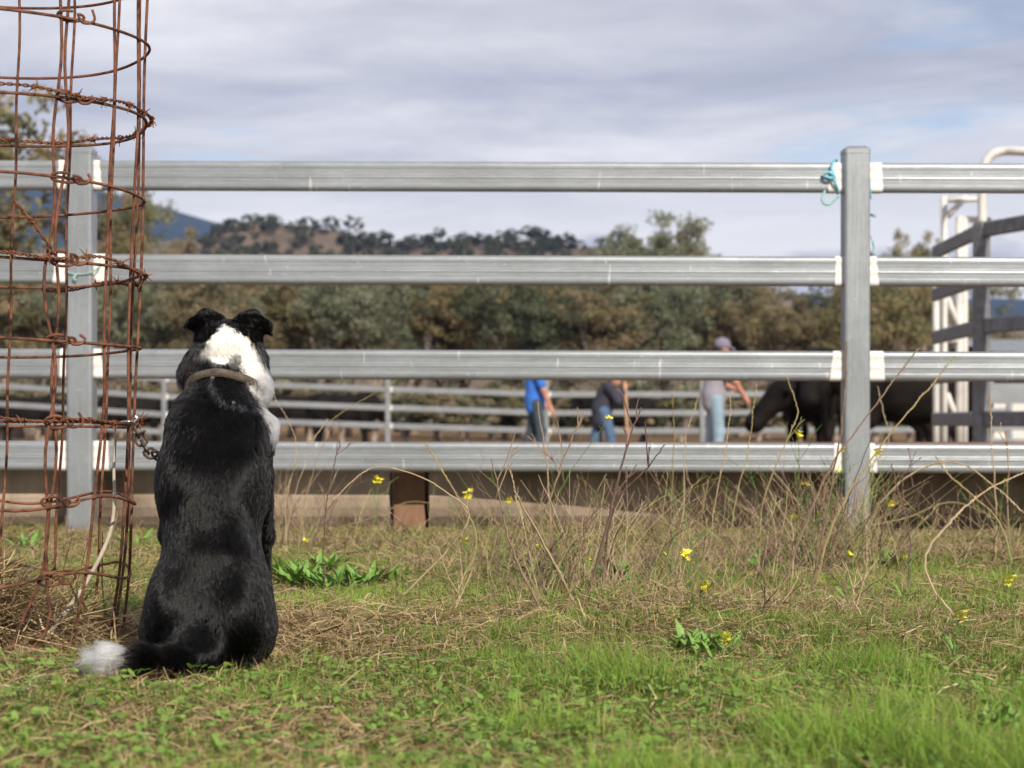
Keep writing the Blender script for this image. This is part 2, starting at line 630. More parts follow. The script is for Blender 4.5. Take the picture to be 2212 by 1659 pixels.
def hill_h(X, Y):
    px = CX + X / HY * F
    top = CAMH + (HZ - np.interp(px, hp[:, 0], hp[:, 1])) / F * HY
    t = np.clip((Y - 250) / (HY - 250), 0, 1) * (1 - smoothstep(HY, 900, Y))
    return -0.35 + (top + 0.35) * t + 1.2 * np.sin(X * 0.06 + Y * 0.03) * t * (1 - smoothstep(HY - 60, HY, Y)) + 0.5 * np.sin(X * 0.23) * t


hm = noisy('dry_hill_grass', (0.095, 0.070, 0.046), (0.18, 0.130, 0.086), 0.045, 0.95, stretch=(1, 1, 2), detail=8)
tag(link('hill', grid_mesh('hill', np.linspace(-260, 260, 180), np.linspace(240, 900, 60), hill_h, hm)), 'dry brown hill dotted with trees', None, None, 'structure')

mtp = np.array([(-700, 330), (-300, 360), (0, 385), (150, 400), (320, 438), (400, 464), (480, 487), (600, 520), (760, 600), (1000, 660), (1500, 655), (1700, 640), (1790, 648), (1900, 655), (2100, 648), (2300, 655), (2800, 640)], float)
MY = 2400.0


def mt_h(X, Y):
    px = CX + X / MY * F
    top = CAMH + (HZ - np.interp(px, mtp[:, 0], mtp[:, 1])) / F * MY
    t = smoothstep(1300, MY, Y)
    rid = 14 * np.sin(X * 0.012 + Y * 0.01) + 7 * np.sin(X * 0.031 - Y * 0.02) + 4 * np.sin(X * 0.07)
    return -1 + (top + 1) * t + rid * t * (1 - t)


mm = noisy('forested_mountain', (0.014, 0.022, 0.022), (0.024, 0.034, 0.032), 0.02, 0.95, detail=8)
tag(link('mountain', grid_mesh('mountain', np.linspace(-1150, 1150, 150), np.linspace(1250, 2500, 40), mt_h, mm)), 'dark blue forested mountain range far behind', None, None, 'structure')

# the air between: an even pale haze round camera and land
hz_mb = MB()
hz_mb.box((-3600, -40, -3.0), (3600, 2620, 460))
hzm = bpy.data.materials.new('haze_air')
hzm.use_nodes = True
hzm.node_tree.nodes.clear()
_o = hzm.node_tree.nodes.new('ShaderNodeOutputMaterial')
_v = hzm.node_tree.nodes.new('ShaderNodeVolumePrincipled')
_v.inputs['Color'].default_value = (0.30, 0.50, 1.0, 1)
_v.inputs['Density'].default_value = HAZE
_v.inputs['Anisotropy'].default_value = 0.0
hzm.node_tree.links.new(_v.outputs[0], _o.inputs['Volume'])
if HAZE > 0:
    tag(hz_mb.build('haze', hzm), 'thin blue haze in the distance', None, None, 'stuff')

# ------------------------------------------------------------------ front fence
FY = 7.18
fence = empty('stockyard_fence', (0, FY, 0), 'galvanised steel rail fence with four horizontal rails in front of the yard', 'fence')
POSTX = [-4.64, -1.667, 1.331, 4.31]
RZ = [0.43 + (HZ - y) / 557.0 for y in (379.5, 581.5, 786, 985)]
SLOPE = -0.0032


def rail_profile(h, d, grow=0.0):
    """rounded hollow rail with two long shallow grooves on the face; (depth, up), front first"""
    H, Dp, r = h / 2 + grow, d / 2 + grow, 0.017
    pts = []
    def arc(cx, cz, a0, a1, n=7):
        for i in range(n + 1):
            a = math.radians(a0 + (a1 - a0) * i / n)
            pts.append((cx + r * math.cos(a), cz + r * math.sin(a)))
    arc(Dp - r, H - r, 0, 90)
    arc(-Dp + r, H - r, 90, 180)
    g = 0.0011
    for z, o in ((0.0315, 0), (0.0290, g), (0.0085, g), (0.0060, 0), (0.0020, 0), (0.0, g * .5), (-0.0030, 0), (-0.0070, 0), (-0.0095, g), (-0.0290, g), (-0.0315, 0)):
        pts.append((-Dp + o, z))
    arc(-Dp + r, -H + r, 180, 270)
    arc(Dp - r, -H + r, 270, 360)
    return pts


RP = rail_profile(0.115, 0.044)
RPW = rail_profile(0.115, 0.044, 0.0018)
NV = (0, 1, 0)
for i in range(3):
    x0, x1 = POSTX[i] + 0.046, POSTX[i + 1] - 0.046
    for zi, z in enumerate(RZ):
        mb = MB()
        mb.sweep(RP, [((x, FY, z + SLOPE * (x + 1.6)), NV) for x in np.linspace(x0, x1, 14)])
        rail = mb.build('rail', M['galv'], fence, smooth=False)
        rail.data.update()
        for side, xe in ((1, x0), (-1, x1)):
            w = [0.040, 0.062, 0.034, 0.055][(zi + i + (side > 0)) % 4]
            mb = MB()
            n = len(RPW)
            vs, fs = [], []
            for k in range(4):
                for a, u in RPW:
                    xx = xe + side * (0.002 + w * k / 3 * (1.0 - 3.0 * (u + 0.057) * (0.8 if (zi + i) % 2 else 0.2)) + (0.0012 * math.sin(u * 130 + zi) if k == 3 else 0))
                    vs.append((xx, FY + a, z + SLOPE * (xx + 1.6) + u))
            for k in range(3):
                for q in range(n):
                    fs.append((k * n + q, k * n + (q + 1) % n, (k + 1) * n + (q + 1) % n, (k + 1) * n + q))
            mb.add(vs, fs)
            mb.build('paint_patch', M['white_paint'], rail, smooth=True)


def square_profile(hw, r, n=4):
    p = []
    for cx, cy, a0 in ((hw - r, hw - r, 0), (-hw + r, hw - r, 90), (-hw + r, -hw + r, 180), (hw - r, -hw + r, 270)):
        for i in range(n + 1):
            a = math.radians(a0 + 90 * i / n)
            p.append((cx + r * math.cos(a), cy + r * math.sin(a)))
    return p


def column(mb, x, y, levels, r):
    """levels: (z, half width)"""
    vs, fs = [], []
    n = None
    for z, hw in levels:
        pr = square_profile(hw, min(r, hw * 0.9))
        n = len(pr)
        vs += [(x + a, y + b, z) for a, b in pr]
    for k in range(len(levels) - 1):
        for q in range(n):
            fs.append((k * n + q, k * n + (q + 1) % n, (k + 1) * n + (q + 1) % n, (k + 1) * n + q))
    fs.append(tuple((len(levels) - 1) * n + q for q in range(n)))
    fs.append(tuple(range(n - 1, -1, -1)))
    mb.add(vs, fs)


for i, x in enumerate(POSTX):
    mb = MB()
    column(mb, x, FY, [(-0.25, 0.05), (1.463, 0.05)], 0.012)
    post = mb.build('post', M['galv_post'], fence)
    mb = MB()
    column(mb, x, FY, [(1.4635, 0.0515), (1.480, 0.0515), (1.4905, 0.040), (1.4925, 0.037)], 0.012)
    mb.build('cap', M['galv'], post)

# ------------------------------------------------------------------ concrete feed troughs behind the fence
def trough(x0, x1, y0, yaw, h, label):
    root = empty('feed_trough', (x0, y0, 0), label, 'trough', 'concrete feed troughs along the fence')
    prof = [(0.012, h), (0.0, h - 0.015), (0.0, 0.17), (0.004, 0.13), (0.016, 0.09), (0.036, 0.053), (0.066, 0.02), (0.10, -0.01), (0.50, -0.01), (0.545, 0.03), (0.573, 0.075), (0.585, 0.13),
            (0.585, h), (0.535, h), (0.52, 0.15), (0.44, 0.08), (0.15, 0.08), (0.07, 0.15), (0.055, h)]
    d = Vector((math.cos(yaw), math.sin(yaw), 0))
    nv = Vector((-math.sin(yaw), math.cos(yaw), 0))
    p0 = Vector((x0, y0, 0))
    L_ = (x1 - x0)
    mb = MB()
    mb.sweep(prof, [(p0 + d * t, nv) for t in np.linspace(0, L_, 12)])
    o = mb.build('shell', M['concrete'], root)
    # end walls
    for t in (0.0, L_):
        mb = MB()
        s = 1 if t == 0 else -1
        pr = [(0.05, h - 0.02), (0.065, 0.16), (0.15, 0.078), (0.44, 0.078), (0.525, 0.16), (0.535, h - 0.02)]
        mb.sweep(pr, [(p0 + d * (t + s * 0.004), nv), (p0 + d * (t + s * 0.05), nv)])
        mb.build('end_wall', M['concrete'], root)
    return root


trough(-3.7, -0.485, 7.30, 0.0, 0.315, 'long stained concrete feed trough behind the dog and the left post')
trough(-0.325, 3.9, 7.30, math.radians(5.0), 0.315, 'concrete feed trough angled away behind the tall weeds and right post')
mb = MB()
mb.box((-0.470, 7.36, -0.03), (-0.345, 7.55, 0.30))
tag(mb.build('timber_block', M['timber'], None), 'brown timber block standing between the two concrete troughs', 'timber block')
mb = MB()
yw = math.radians(6.0)
mb.box((-0.05, 7.208, 0.317), (3.5, 7.62, 0.345))  # plank added; its overhang blocks sun passing over the bottom rail
tag(mb.build('plank', M['plank'], None), 'rusty brown plank along the rim of the right trough, added to shade its face', 'plank')

# ------------------------------------------------------------------ twine on the posts
def curve_pts(ctrl, n=8):
    """Catmull-Rom through control points"""
    c = [Vector(p) for p in ctrl]
    c = [c[0] * 2 - c[1]] + c + [c[-1] * 2 - c[-2]]
    out = []
    for i in range(1, len(c) - 2):
        for k in range(n):
            t = k / n
            a, b, d, e = c[i - 1], c[i], c[i + 1], c[i + 2]
            out.append(0.5 * ((2 * b) + (d - a) * t + (2 * a - 5 * b + 4 * d - e) * t * t + (3 * b - a - 3 * d + e) * t ** 3))
    out.append(c[-2])
    return out


fy = FY - 0.03
rp = empty('twine', W(1795, 400, fy), 'bright blue twine knotted round the top rail left of the right post', 'twine')
mb = MB()
mb.tube(curve_pts([W(1800, 352, fy), W(1796, 362, fy - .006), W(1800, 375, fy - .01), W(1803, 392, fy - .01), W(1808, 405, fy), W(1811, 418, fy + .02)]), 0.0055, 6)
mb.tube(curve_pts([W(1780, 375, fy - .01), W(1790, 372, fy - .014), W(1799, 377, fy - .014), W(1802, 384, fy - .012), W(1790, 384, fy - .014), W(1779, 380, fy - .01)]), 0.006, 6)
mb.tube(curve_pts([W(1800, 352, fy), W(1802, 347, fy + .02), W(1806, 350, fy + .05), W(1810, 420, fy + .06)]), 0.005, 6)
mb.build('knot', M['twine'], rp, smooth=True)
mb = MB()
mb.tube(curve_pts([W(1782, 412, fy + .01), W(1776, 428, fy), W(1779, 439, fy - .005), W(1790, 442, fy - .005), W(1801, 434, fy), W(1811, 424, fy + .01)]), 0.0045, 6)
mb.build('loop', M['twine_pale'], rp, smooth=True)
rp = empty('twine', W(1880, 450, fy), 'thin frayed turquoise twine dangling right of the right post', 'twine')
mb = MB()
mb.tube(curve_pts([W(1877, 352, fy), W(1877, 375, fy - .003), W(1880, 400, fy - .003), W(1880, 417, fy), W(1882, 430, fy + .01)]), 0.003, 5)
mb.build('cord', M['twine'], rp, smooth=True)
mb = MB()
mb.tube(curve_pts([W(1880, 417, fy), W(1876, 445, fy + .02), W(1874, 480, fy + .02), W(1876, 502, fy + .02), W(1884, 518, fy + .02), W(1888, 535, fy + .02), W(1886, 548, fy + .01)]), [0.002] * 34 + [0.0045] * 10 + [0.002] * 5, 5)
for t in range(9):
    a = W(1878 + random.uniform(-1, 1), 465 + random.uniform(-3, 3), fy + .02)
    mb.tube([a, a + Vector((random.uniform(.005, .03), random.uniform(-.01, .01), random.uniform(-.015, .015)))], [0.0022, 0.001], 4)
mb.build('frayed_end', M['twine_pale'], rp, smooth=True)
rp = empty('twine', W(180, 595, FY - .06), 'faded green twine tied round the left post at the second rail', 'twine')
mb = MB()
fp = FY - 0.056
mb.tube(curve_pts([W(143, 575, FY - .02), W(147, 588, fp), W(165, 592, fp), W(190, 591, fp), W(206, 583, fp), W(219, 572, FY - .02)]), 0.003, 5)
mb.tube(curve_pts([W(165, 592, fp - .003), W(160, 600, fp - .006), W(163, 607, fp - .006)]), 0.006, 5)
mb.build('cord', M['twine_pale'], rp, smooth=True)

# ------------------------------------------------------------------ rusty wire tree guard
GD, GR = 3.62, 0.310
RINGZ = [1.3205, 1.1726, 1.0246, 0.8765, 0.7277, 0.5805, 0.4284, 0.282, 0.1397, 0.012]


def gpt(th, z, dr=0.0):
    """point on the guard at angle th (degrees, 0 nearest the camera, growing to the right) and height z"""
    a = math.radians(th)
    edge = np.interp(z, [0, 0.14, 0.28, 0.43, 0.73, 1.02, 1.32], [258, 275, 284, 291, 300, 311, 319])   # column of its right edge
    cx = -1.028 + (edge - 318) / F * GD
    r = GR + dr
    return Vector((cx + r * math.sin(a), GD - r * math.cos(a), z - 0.006 * (1 - math.cos(a)) * 1.0))


guard = empty('wire_tree_guard', (gpt(0, 0).x, GD, 0), 'tall cylinder of rusty welded wire mesh standing left of the dog', 'wire guard')
ths = [-22, 0, 21, 41.5, 44, 65, 83, 101, 117, 138, 161, 183.5, 206, 228, 250, 272, 294, 316]
for i, th in enumerate(ths):
    mb = MB()
    pts = []
    rr = random.Random(i)
    zs = list(np.linspace(1.42, -0.03, 40))
    w1, w2 = rr.uniform(-1, 1), rr.uniform(0, 6)
    for z in zs:
        dth = 0.9 * math.sin(z * 4.2 + w2) * w1 + 0.35 * math.sin(z * 21 + w2)
        dr = 0.003 * math.sin(z * 9 + w2)
        if i in (3, 4):                          # seam pair: bows at the middle, splays out at the ground
            s = -1 if i == 3 else 1
            dth += s * 1.2 * math.sin(z * math.pi / 0.148) * (0.5 + 0.5 * math.sin(z * 3)) - 9.0 * max(0.0, 0.13 - z) / 0.13 * (1.0 if i == 3 else 0.6)
            dth -= 2.2 * math.exp(-((z - 0.72) / 0.12) ** 2)
            if i == 4: dth += 5.0 * math.exp(-((z - 0.06) / 0.035) ** 2)
        if i == 5:
            dth -= 13 * max(0.0, 0.5 - z) ** 1.0
        pts.append(gpt(th + dth, z, dr))
    mb.tube(pts, 0.0030, 7)
    mb.build('upright_wire', M['rust'], guard, smooth=True)
for i, z in enumerate(RINGZ[:-1]):
    mb = MB()
    rr = random.Random(40 + i)
    ph = rr.uniform(0, 6)
    kink = 0.012 if i >= 7 else 0.0
    pts = [gpt(th, z + 0.003 * math.sin(math.radians(th) * 3 + ph) + kink * math.sin(math.radians(th) * 5 + ph), 0.0045 + 0.002 * math.sin(math.radians(th) * 7 + ph)) for th in np.linspace(43, 403, 90)]
    if i >= 7:
        pts = [p + Vector((0, 0, 0.0)) for p in pts]
    mb.tube(pts, 0.0030, 7)
    mb.build('ring_wire', M['rust'], guard, smooth=True)
    # wrapped end and hook at the seam
    mb = MB()
    hp_ = []
    hw, hh_ = rr.uniform(3.0, 4.6), rr.uniform(0.006, 0.013)
    for k in range(26):
        a = k / 25.0
        an = a * 2 * math.pi * 1.1 + 0.9
        hp_.append(gpt(42.2 + 4.0 * a + hw * math.cos(an), z + 0.003 - 0.004 * a + hh_ * math.sin(an), 0.007 + 0.008 * math.sin(an + 0.8)))
    tip = hp_[-1]
    up = rr.uniform(0.006, 0.022)
    for q in curve_pts([tip, gpt(48.5, z - 0.006, 0.010), gpt(51.5, z - 0.005, 0.013), gpt(53, z + 0.004, 0.014), gpt(52 + rr.uniform(-1, 1), z + up, 0.012)], 5)[1:]:
        hp_.append(q)
    mb.tube(hp_, 0.0028, 6)
    mb.build('wrapped_end', M['rust'], guard, smooth=True)


def barbed(path, seed, name_label):
    """two twisted strands with four-point barbs along a polyline of points"""
    root = empty('barbed_wire', path[0], name_label, 'barbed wire', 'barbed wire strands round the guard')
    rr = random.Random(seed)
    P = [Vector(p) for p in path]
    for s in (0, 1):
        mb = MB()
        pts = []
        for i, p in enumerate(P):
            t = (P[min(i + 1, len(P) - 1)] - P[max(i - 1, 0)]).normalized()
            a = t.orthogonal().normalized() if abs(t.z) > 0.9 else t.cross(Vector((0, 0, 1))).normalized()
            b = t.cross(a)
            w = i * 0.75 + s * math.pi
            pts.append(p + (a * math.cos(w) + b * math.sin(w)) * 0.0021)
        mb.tube(pts, 0.0017, 5)
        mb.build('strand', M['rust_dark'], root, smooth=True)
    d = 0
    for i in range(1, len(P) - 1):
        d += (P[i] - P[i - 1]).length
        if d > 0.075:
            d = rr.uniform(-0.02, 0.01)
            mb = MB()
            t = (P[i + 1] - P[i]).normalized()
            a = t.cross(Vector((0, 0, 1))).normalized()
            b = t.cross(a)
            coil = []
            for k in range(13):
                w = k / 12 * 4 * math.pi
                coil.append(P[i] + t * (k / 12 - 0.5) * 0.012 + (a * math.cos(w) + b * math.sin(w)) * 0.0048)
            mb.tube(coil, 0.0013, 5)
            for k in range(4):
                w = rr.uniform(0, 6.28)
                u = a * math.cos(w) + b * math.sin(w)
                s_ = P[i] + t * rr.uniform(-0.006, 0.006) + u * 0.003
                mb.tube([s_, s_ + u * rr.uniform(0.010, 0.017) + t * rr.uniform(-0.008, 0.008)], [0.0014, 0.0007], 5)
            mb.build('barb', M['rust_dark'], root)
    return root


def ring_path(z, th0, th1, dz=0.0, wob=0.004, seed=0, step=0.6):
    rr = random.Random(seed)
    a, b = rr.uniform(0, 6), rr.uniform(0, 6)
    out = []
    for th in np.arange(th0, th1, step):
        u = (th - th0) / (th1 - th0)
        out.append(gpt(th, z + dz * u + wob * math.sin(math.radians(th) * 4 + a) + wob * math.sin(math.radians(th) * 9 + b), 0.011 + 0.003 * math.sin(math.radians(th) * 6 + b)))
    return out


barbed(ring_path(RINGZ[2] + 0.010, -40, 285, 0.0, 0.003, 3), 1, 'barbed wire wound round the guard at the height of the post top')
barbed(ring_path(RINGZ[4] + 0.012, -40, 172, -0.020, 0.005, 5), 2, 'tangled barbed wire round the guard at the second fence rail')
barbed(curve_pts([gpt(41, 0.735, .012), gpt(36, 0.765, .02), gpt(30, 0.80, .03), gpt(26, 0.825, .035)], 10), 9, 'loose upright end of barbed wire sticking up from the guard')
barbed(ring_path(RINGZ[6] + 0.014, -40, 120, -0.012, 0.004, 8), 4, 'barbed wire round the guard where the dog chain is clipped')

# ------------------------------------------------------------------ chain
ch = empty('dog_chain', W(295, 930, 3.52), 'rusty steel chain with clip running from the wire guard to the dog', 'chain')
cp = curve_pts([W(292, 930, 3.50), W(303, 948, 3.49), W(316, 970, 3.47), W(334, 984, 3.45), W(352, 982, 3.43), W(372, 962, 3.42), W(400, 925, 3.41), W(425, 880, 3.40), W(440, 850, 3.39)], 40)


def along(pts, step):
    out, acc = [], 0.0
    last = pts[0]
    out.append((pts[0], (pts[1] - pts[0]).normalized()))
    for i in range(1, len(pts)):
        acc += (pts[i] - pts[i - 1]).length
        if acc >= step:
            out.append((pts[i], (pts[i] - pts[i - 1]).normalized()))
            acc = 0
    return out


def link_mesh(L_, Wd, r):
    mb = MB()
    pts = []
    h = L_ / 2 - Wd / 2
    for i in range(8):
        a = math.pi * i / 7 - math.pi / 2
        pts.append(Vector((h + Wd / 2 * math.cos(a), Wd / 2 * math.sin(a), 0)))
    for i in range(8):
        a = math.pi * i / 7 + math.pi / 2
        pts.append(Vector((-h + Wd / 2 * math.cos(a), Wd / 2 * math.sin(a), 0)))
    n, m = 6, len(pts)
    vs, fs = [], []
    for i, p in enumerate(pts):
        t = (pts[(i + 1) % m] - pts[i - 1]).normalized()
        a = Vector((0, 0, 1)); b = t.cross(a)
        for k in range(n):
            w = 2 * math.pi * k / n
            vs.append(p + (a * math.cos(w) + b * math.sin(w)) * r)
    for i in range(m):
        for k in range(n):
            fs.append((i * n + k, i * n + (k + 1) % n, ((i + 1) % m) * n + (k + 1) % n, ((i + 1) % m) * n + k))
    mb.add(vs, fs)
    return mb.mesh('link', M['chain'], smooth=True)


lm = link_mesh(0.033, 0.020, 0.0029)
for i, (p, t) in enumerate(along(cp, 0.0232)):
    o = link('link', lm, ch, p)
    q = t.to_track_quat('X', 'Z').to_matrix().to_4x4() @ Matrix.Rotation(math.radians(35 if i % 2 else 125), 4, 'X')
    o.rotation_euler = q.to_euler()
mb = MB()
mb.tube(curve_pts([W(293, 938, 3.50), W(287, 928, 3.50), W(290, 915, 3.49), W(296, 905, 3.49), W(292, 900, 3.49)], 6), 0.0042, 7)
mb.tube(curve_pts([W(293, 914, 3.49), W(281, 911, 3.48), W(270, 911, 3.48), W(262, 912, 3.49)], 6), 0.0028, 6)
mb.build('snap_clip', M['steel'], ch, smooth=True)
mb = MB()
mb.tube(curve_pts([W(297, 938, 3.49), W(306, 936, 3.485), W(311, 933, 3.48), W(313, 929, 3.48)], 6), 0.0028, 6)
mb.build('shackle_pin', M['chain'], ch, smooth=True)

# ------------------------------------------------------------------ the dog
def px_r(r, Y): return r / F * Y


def E(px, py, Y, rx, ry, rz, k=None, rot=None):
    c = W(px, py, Y)
    p = ['e', tuple(c), (px_r(rx, Y), ry, px_r(rz, Y)), rot]
    if k: p.append(-float(k))
    return tuple(p)


def C(a, b, ra, rb, k=None):
    A, B = W(*a), W(*b)
    p = ['c', tuple(A), tuple(B), px_r(ra, a[2]), px_r(rb, b[2])]
    if k: p.append(-float(k))
    return tuple(p)


def rotY(deg):
    return np.array(Matrix.Rotation(math.radians(deg), 3, 'Y'))


dog_prims = [
    # trunk from croup to withers
    E(454, 1330, 3.19, 112, 0.100, 95, .05), E(457, 1235, 3.215, 96, 0.098, 115, .05), E(459, 1120, 3.245, 101, 0.098, 135, .05), E(463, 1015, 3.28, 104, 0.098, 115, .05),
    E(467, 930, 3.32, 91, 0.09, 90, .05), E(470, 1000, 3.36, 85, 0.10, 130, .05),
    C((428, 950, 3.252), (422, 1195, 3.152), 27, 30, .035), C((506, 950, 3.252), (498, 1195, 3.152), 27, 30, .035),
    C((421, 1195, 3.152), (404, 1350, 3.118), 30, 38, .035), C((499, 1195, 3.152), (512, 1345, 3.118), 30, 38, .035),
    # shoulder blades, spine muscle
    E(417, 938, 3.285, 38, 0.05, 58, 0.03, rotY(-14)), E(523, 940, 3.29, 37, 0.05, 58, 0.03, rotY(14)),
    E(395, 1040, 3.25, 50, 0.07, 95, 0.03), E(525, 1035, 3.25, 48, 0.07, 95, 0.03),
    # haunches
    E(376, 1305, 3.20, 52, 0.115, 98, 0.035, rotY(8)), E(532, 1295, 3.205, 50, 0.115, 100, 0.035, rotY(-8)),
    E(360, 1365, 3.20, 44, 0.10, 50, 0.03), E(548, 1362, 3.21, 40, 0.10, 48, 0.03),
    C((362, 1405, 3.24), (352, 1432, 3.44), 26, 20), C((545, 1398, 3.22), (556, 1424, 3.44), 28, 20),
    E(440, 1395, 3.12, 62, 0.06, 48, 0.03), E(520, 1405, 3.17, 42, 0.05, 28, 0.02),
    # tail lying on the grass, tip to the left
    C((425, 1422, 3.12), (378, 1438, 3.05), 34, 30, 0.05), C((378, 1438, 3.05), (315, 1440, 3.00), 30, 29, 0.02), C((315, 1440, 3.00), (262, 1432, 2.99), 29, 25, 0.02), C((262, 1432, 2.99), (222, 1428, 2.99), 25, 9, 0.02),
    # forelegs
    C((556, 985, 3.36), (566, 1150, 3.40), 30, 22, 0.02), C((566, 1150, 3.40), (562, 1350, 3.44), 20, 15, 0.015), E(562, 1405, 3.49, 20, 0.045, 17, 0.02), C((562, 1350, 3.44), (562, 1400, 3.46), 15, 15, 0.01),
    C((380, 985, 3.36), (372, 1150, 3.40), 30, 24, 0.02), C((372, 1150, 3.40), (380, 1350, 3.44), 20, 15, 0.015), E(380, 1405, 3.49, 20, 0.045, 17, 0.02), C((380, 1350, 3.44), (380, 1400, 3.46), 15, 15, 0.01),
    # chest, neck
    E(545, 925, 3.37, 42, 0.06, 48, 0.03), E(410, 945, 3.37, 36, 0.06, 48, 0.03), E(472, 960, 3.43, 62, 0.06, 85, 0.03),
    C((484, 800, 3.385), (468, 915, 3.32), 62, 80, 0.03), E(526, 815, 3.39, 36, 0.055, 42, 0.025),
    # head: skull, cheeks, muzzle
    E(491, 748, 3.41, 68, 0.080, 58, 0.02), E(437, 782, 3.41, 28, 0.055, 40, 0.02), E(542, 782, 3.41, 27, 0.055, 42, 0.02),
    C((492, 765, 3.46), (494, 778, 3.575), 46, 26, 0.025),
    # ears, tipped over
    C((464, 693, 3.405), (446, 686, 3.40), 20, 18, 0.010), C((446, 687, 3.40), (417, 699, 3.41), 18, 13, 0.010), C((417, 700, 3.41), (400, 705, 3.418), 12, 6, 0.008), C((452, 712, 3.41), (446, 735, 3.41), 26, 26, 0.012),
    C((526, 692, 3.405), (545, 687, 3.40), 18, 17, 0.010), C((545, 688, 3.40), (574, 704, 3.41), 17, 14, 0.010), C((575, 705, 3.41), (584, 721, 3.42), 12, 6, 0.008), C((535, 712, 3.41), (542, 735, 3.41), 26, 26, 0.012),
    E(545, 830, 3.385, 33, 0.05, 44, 0.02), E(424, 800, 3.40, 22, 0.05, 26, 0.02),
]


def in_poly(px, py, poly):
    ins = np.zeros(px.shape, bool)
    n = len(poly)
    for i in range(n):
        x0, y0 = poly[i]; x1, y1 = poly[(i + 1) % n]
        c = ((y0 > py) != (y1 > py)) & (px < (x1 - x0) * (py - y0) / (y1 - y0 + 1e-9) + x0)
        ins ^= c
    return ins


NAPE = [(483, 699), (505, 710), (536, 731), (558, 757), (562, 776), (584, 798), (588, 830), (566, 868), (538, 842), (523, 814), (518, 797), (500, 786), (464, 784), (448, 772), (424, 760), (441, 743), (461, 723)]
TUFT = [(548, 862), (578, 868), (602, 884), (610, 920), (592, 956), (574, 926), (566, 902), (548, 884)]
STREAK = [(458, 815), (464, 845), (480, 862), (513, 871), (547, 878), (562, 874)]


def fur_white(V, jit=0.0, rng=None):
    """0..1 how white the coat is at points V (the dog's own markings)"""
    Y = V[:, 1]
    px = CX + V[:, 0] / Y * F
    py = HZ - (V[:, 2] - CAMH) / Y * F
    if rng is not None:
        px = px + rng.normal(0, jit, len(px)); py = py + rng.normal(0, jit, len(py))
    w = np.zeros(len(V))
    w[in_poly(px, py, NAPE) & (Y < 3.50)] = 1
    spot = ((px - 509) / 15) ** 2 + ((py - 779) / 13) ** 2 < 1
    w[spot] = 0.12
    w[in_poly(px, py, TUFT)] = 1
    w[(px > 520) & (py > 800) & (py < 950) & (Y > 3.40)] = 1           # throat and chest front
    w[(py > 850) & (py < 1080) & (np.abs(px - 472) < 50) & (Y > 3.42)] = 1
    for (x0, y0), (x1, y1) in zip(STREAK[:-1], STREAK[1:]):
        t = np.clip(((px - x0) * (x1 - x0) + (py - y0) * (y1 - y0)) / ((x1 - x0) ** 2 + (y1 - y0) ** 2), 0, 1)
        d = np.hypot(px - x0 - t * (x1 - x0), py - y0 - t * (y1 - y0))
        w[(d < 2.6) & (Y < 3.4)] = 0.45
    w[(px < 299) & (py > 1380)] = 1
    return w


def coat_color(w, rng, n):
    blk = np.array([0.0022, 0.0020, 0.0020]) * rng.uniform(0.6, 1.5, (n, 1))
    brn = rng.uniform(0, 1, n) < 0.06
    blk[brn] = np.array([0.016, 0.009, 0.007])
    wht = np.array([0.97, 0.93, 0.865]) * rng.uniform(0.85, 1.05, (n, 1))
    tan = rng.uniform(0, 1, n) < 0.10
    wht[tan] = np.array([0.72, 0.58, 0.42])
    return blk * (1 - w[:, None]) + np.clip(wht, 0, 0.98) * w[:, None]


CCX, CCY = W(476, 822, 3.365).x, 3.365


def collar_z(y): return 0.529 - 0.72 * (y - 3.29)


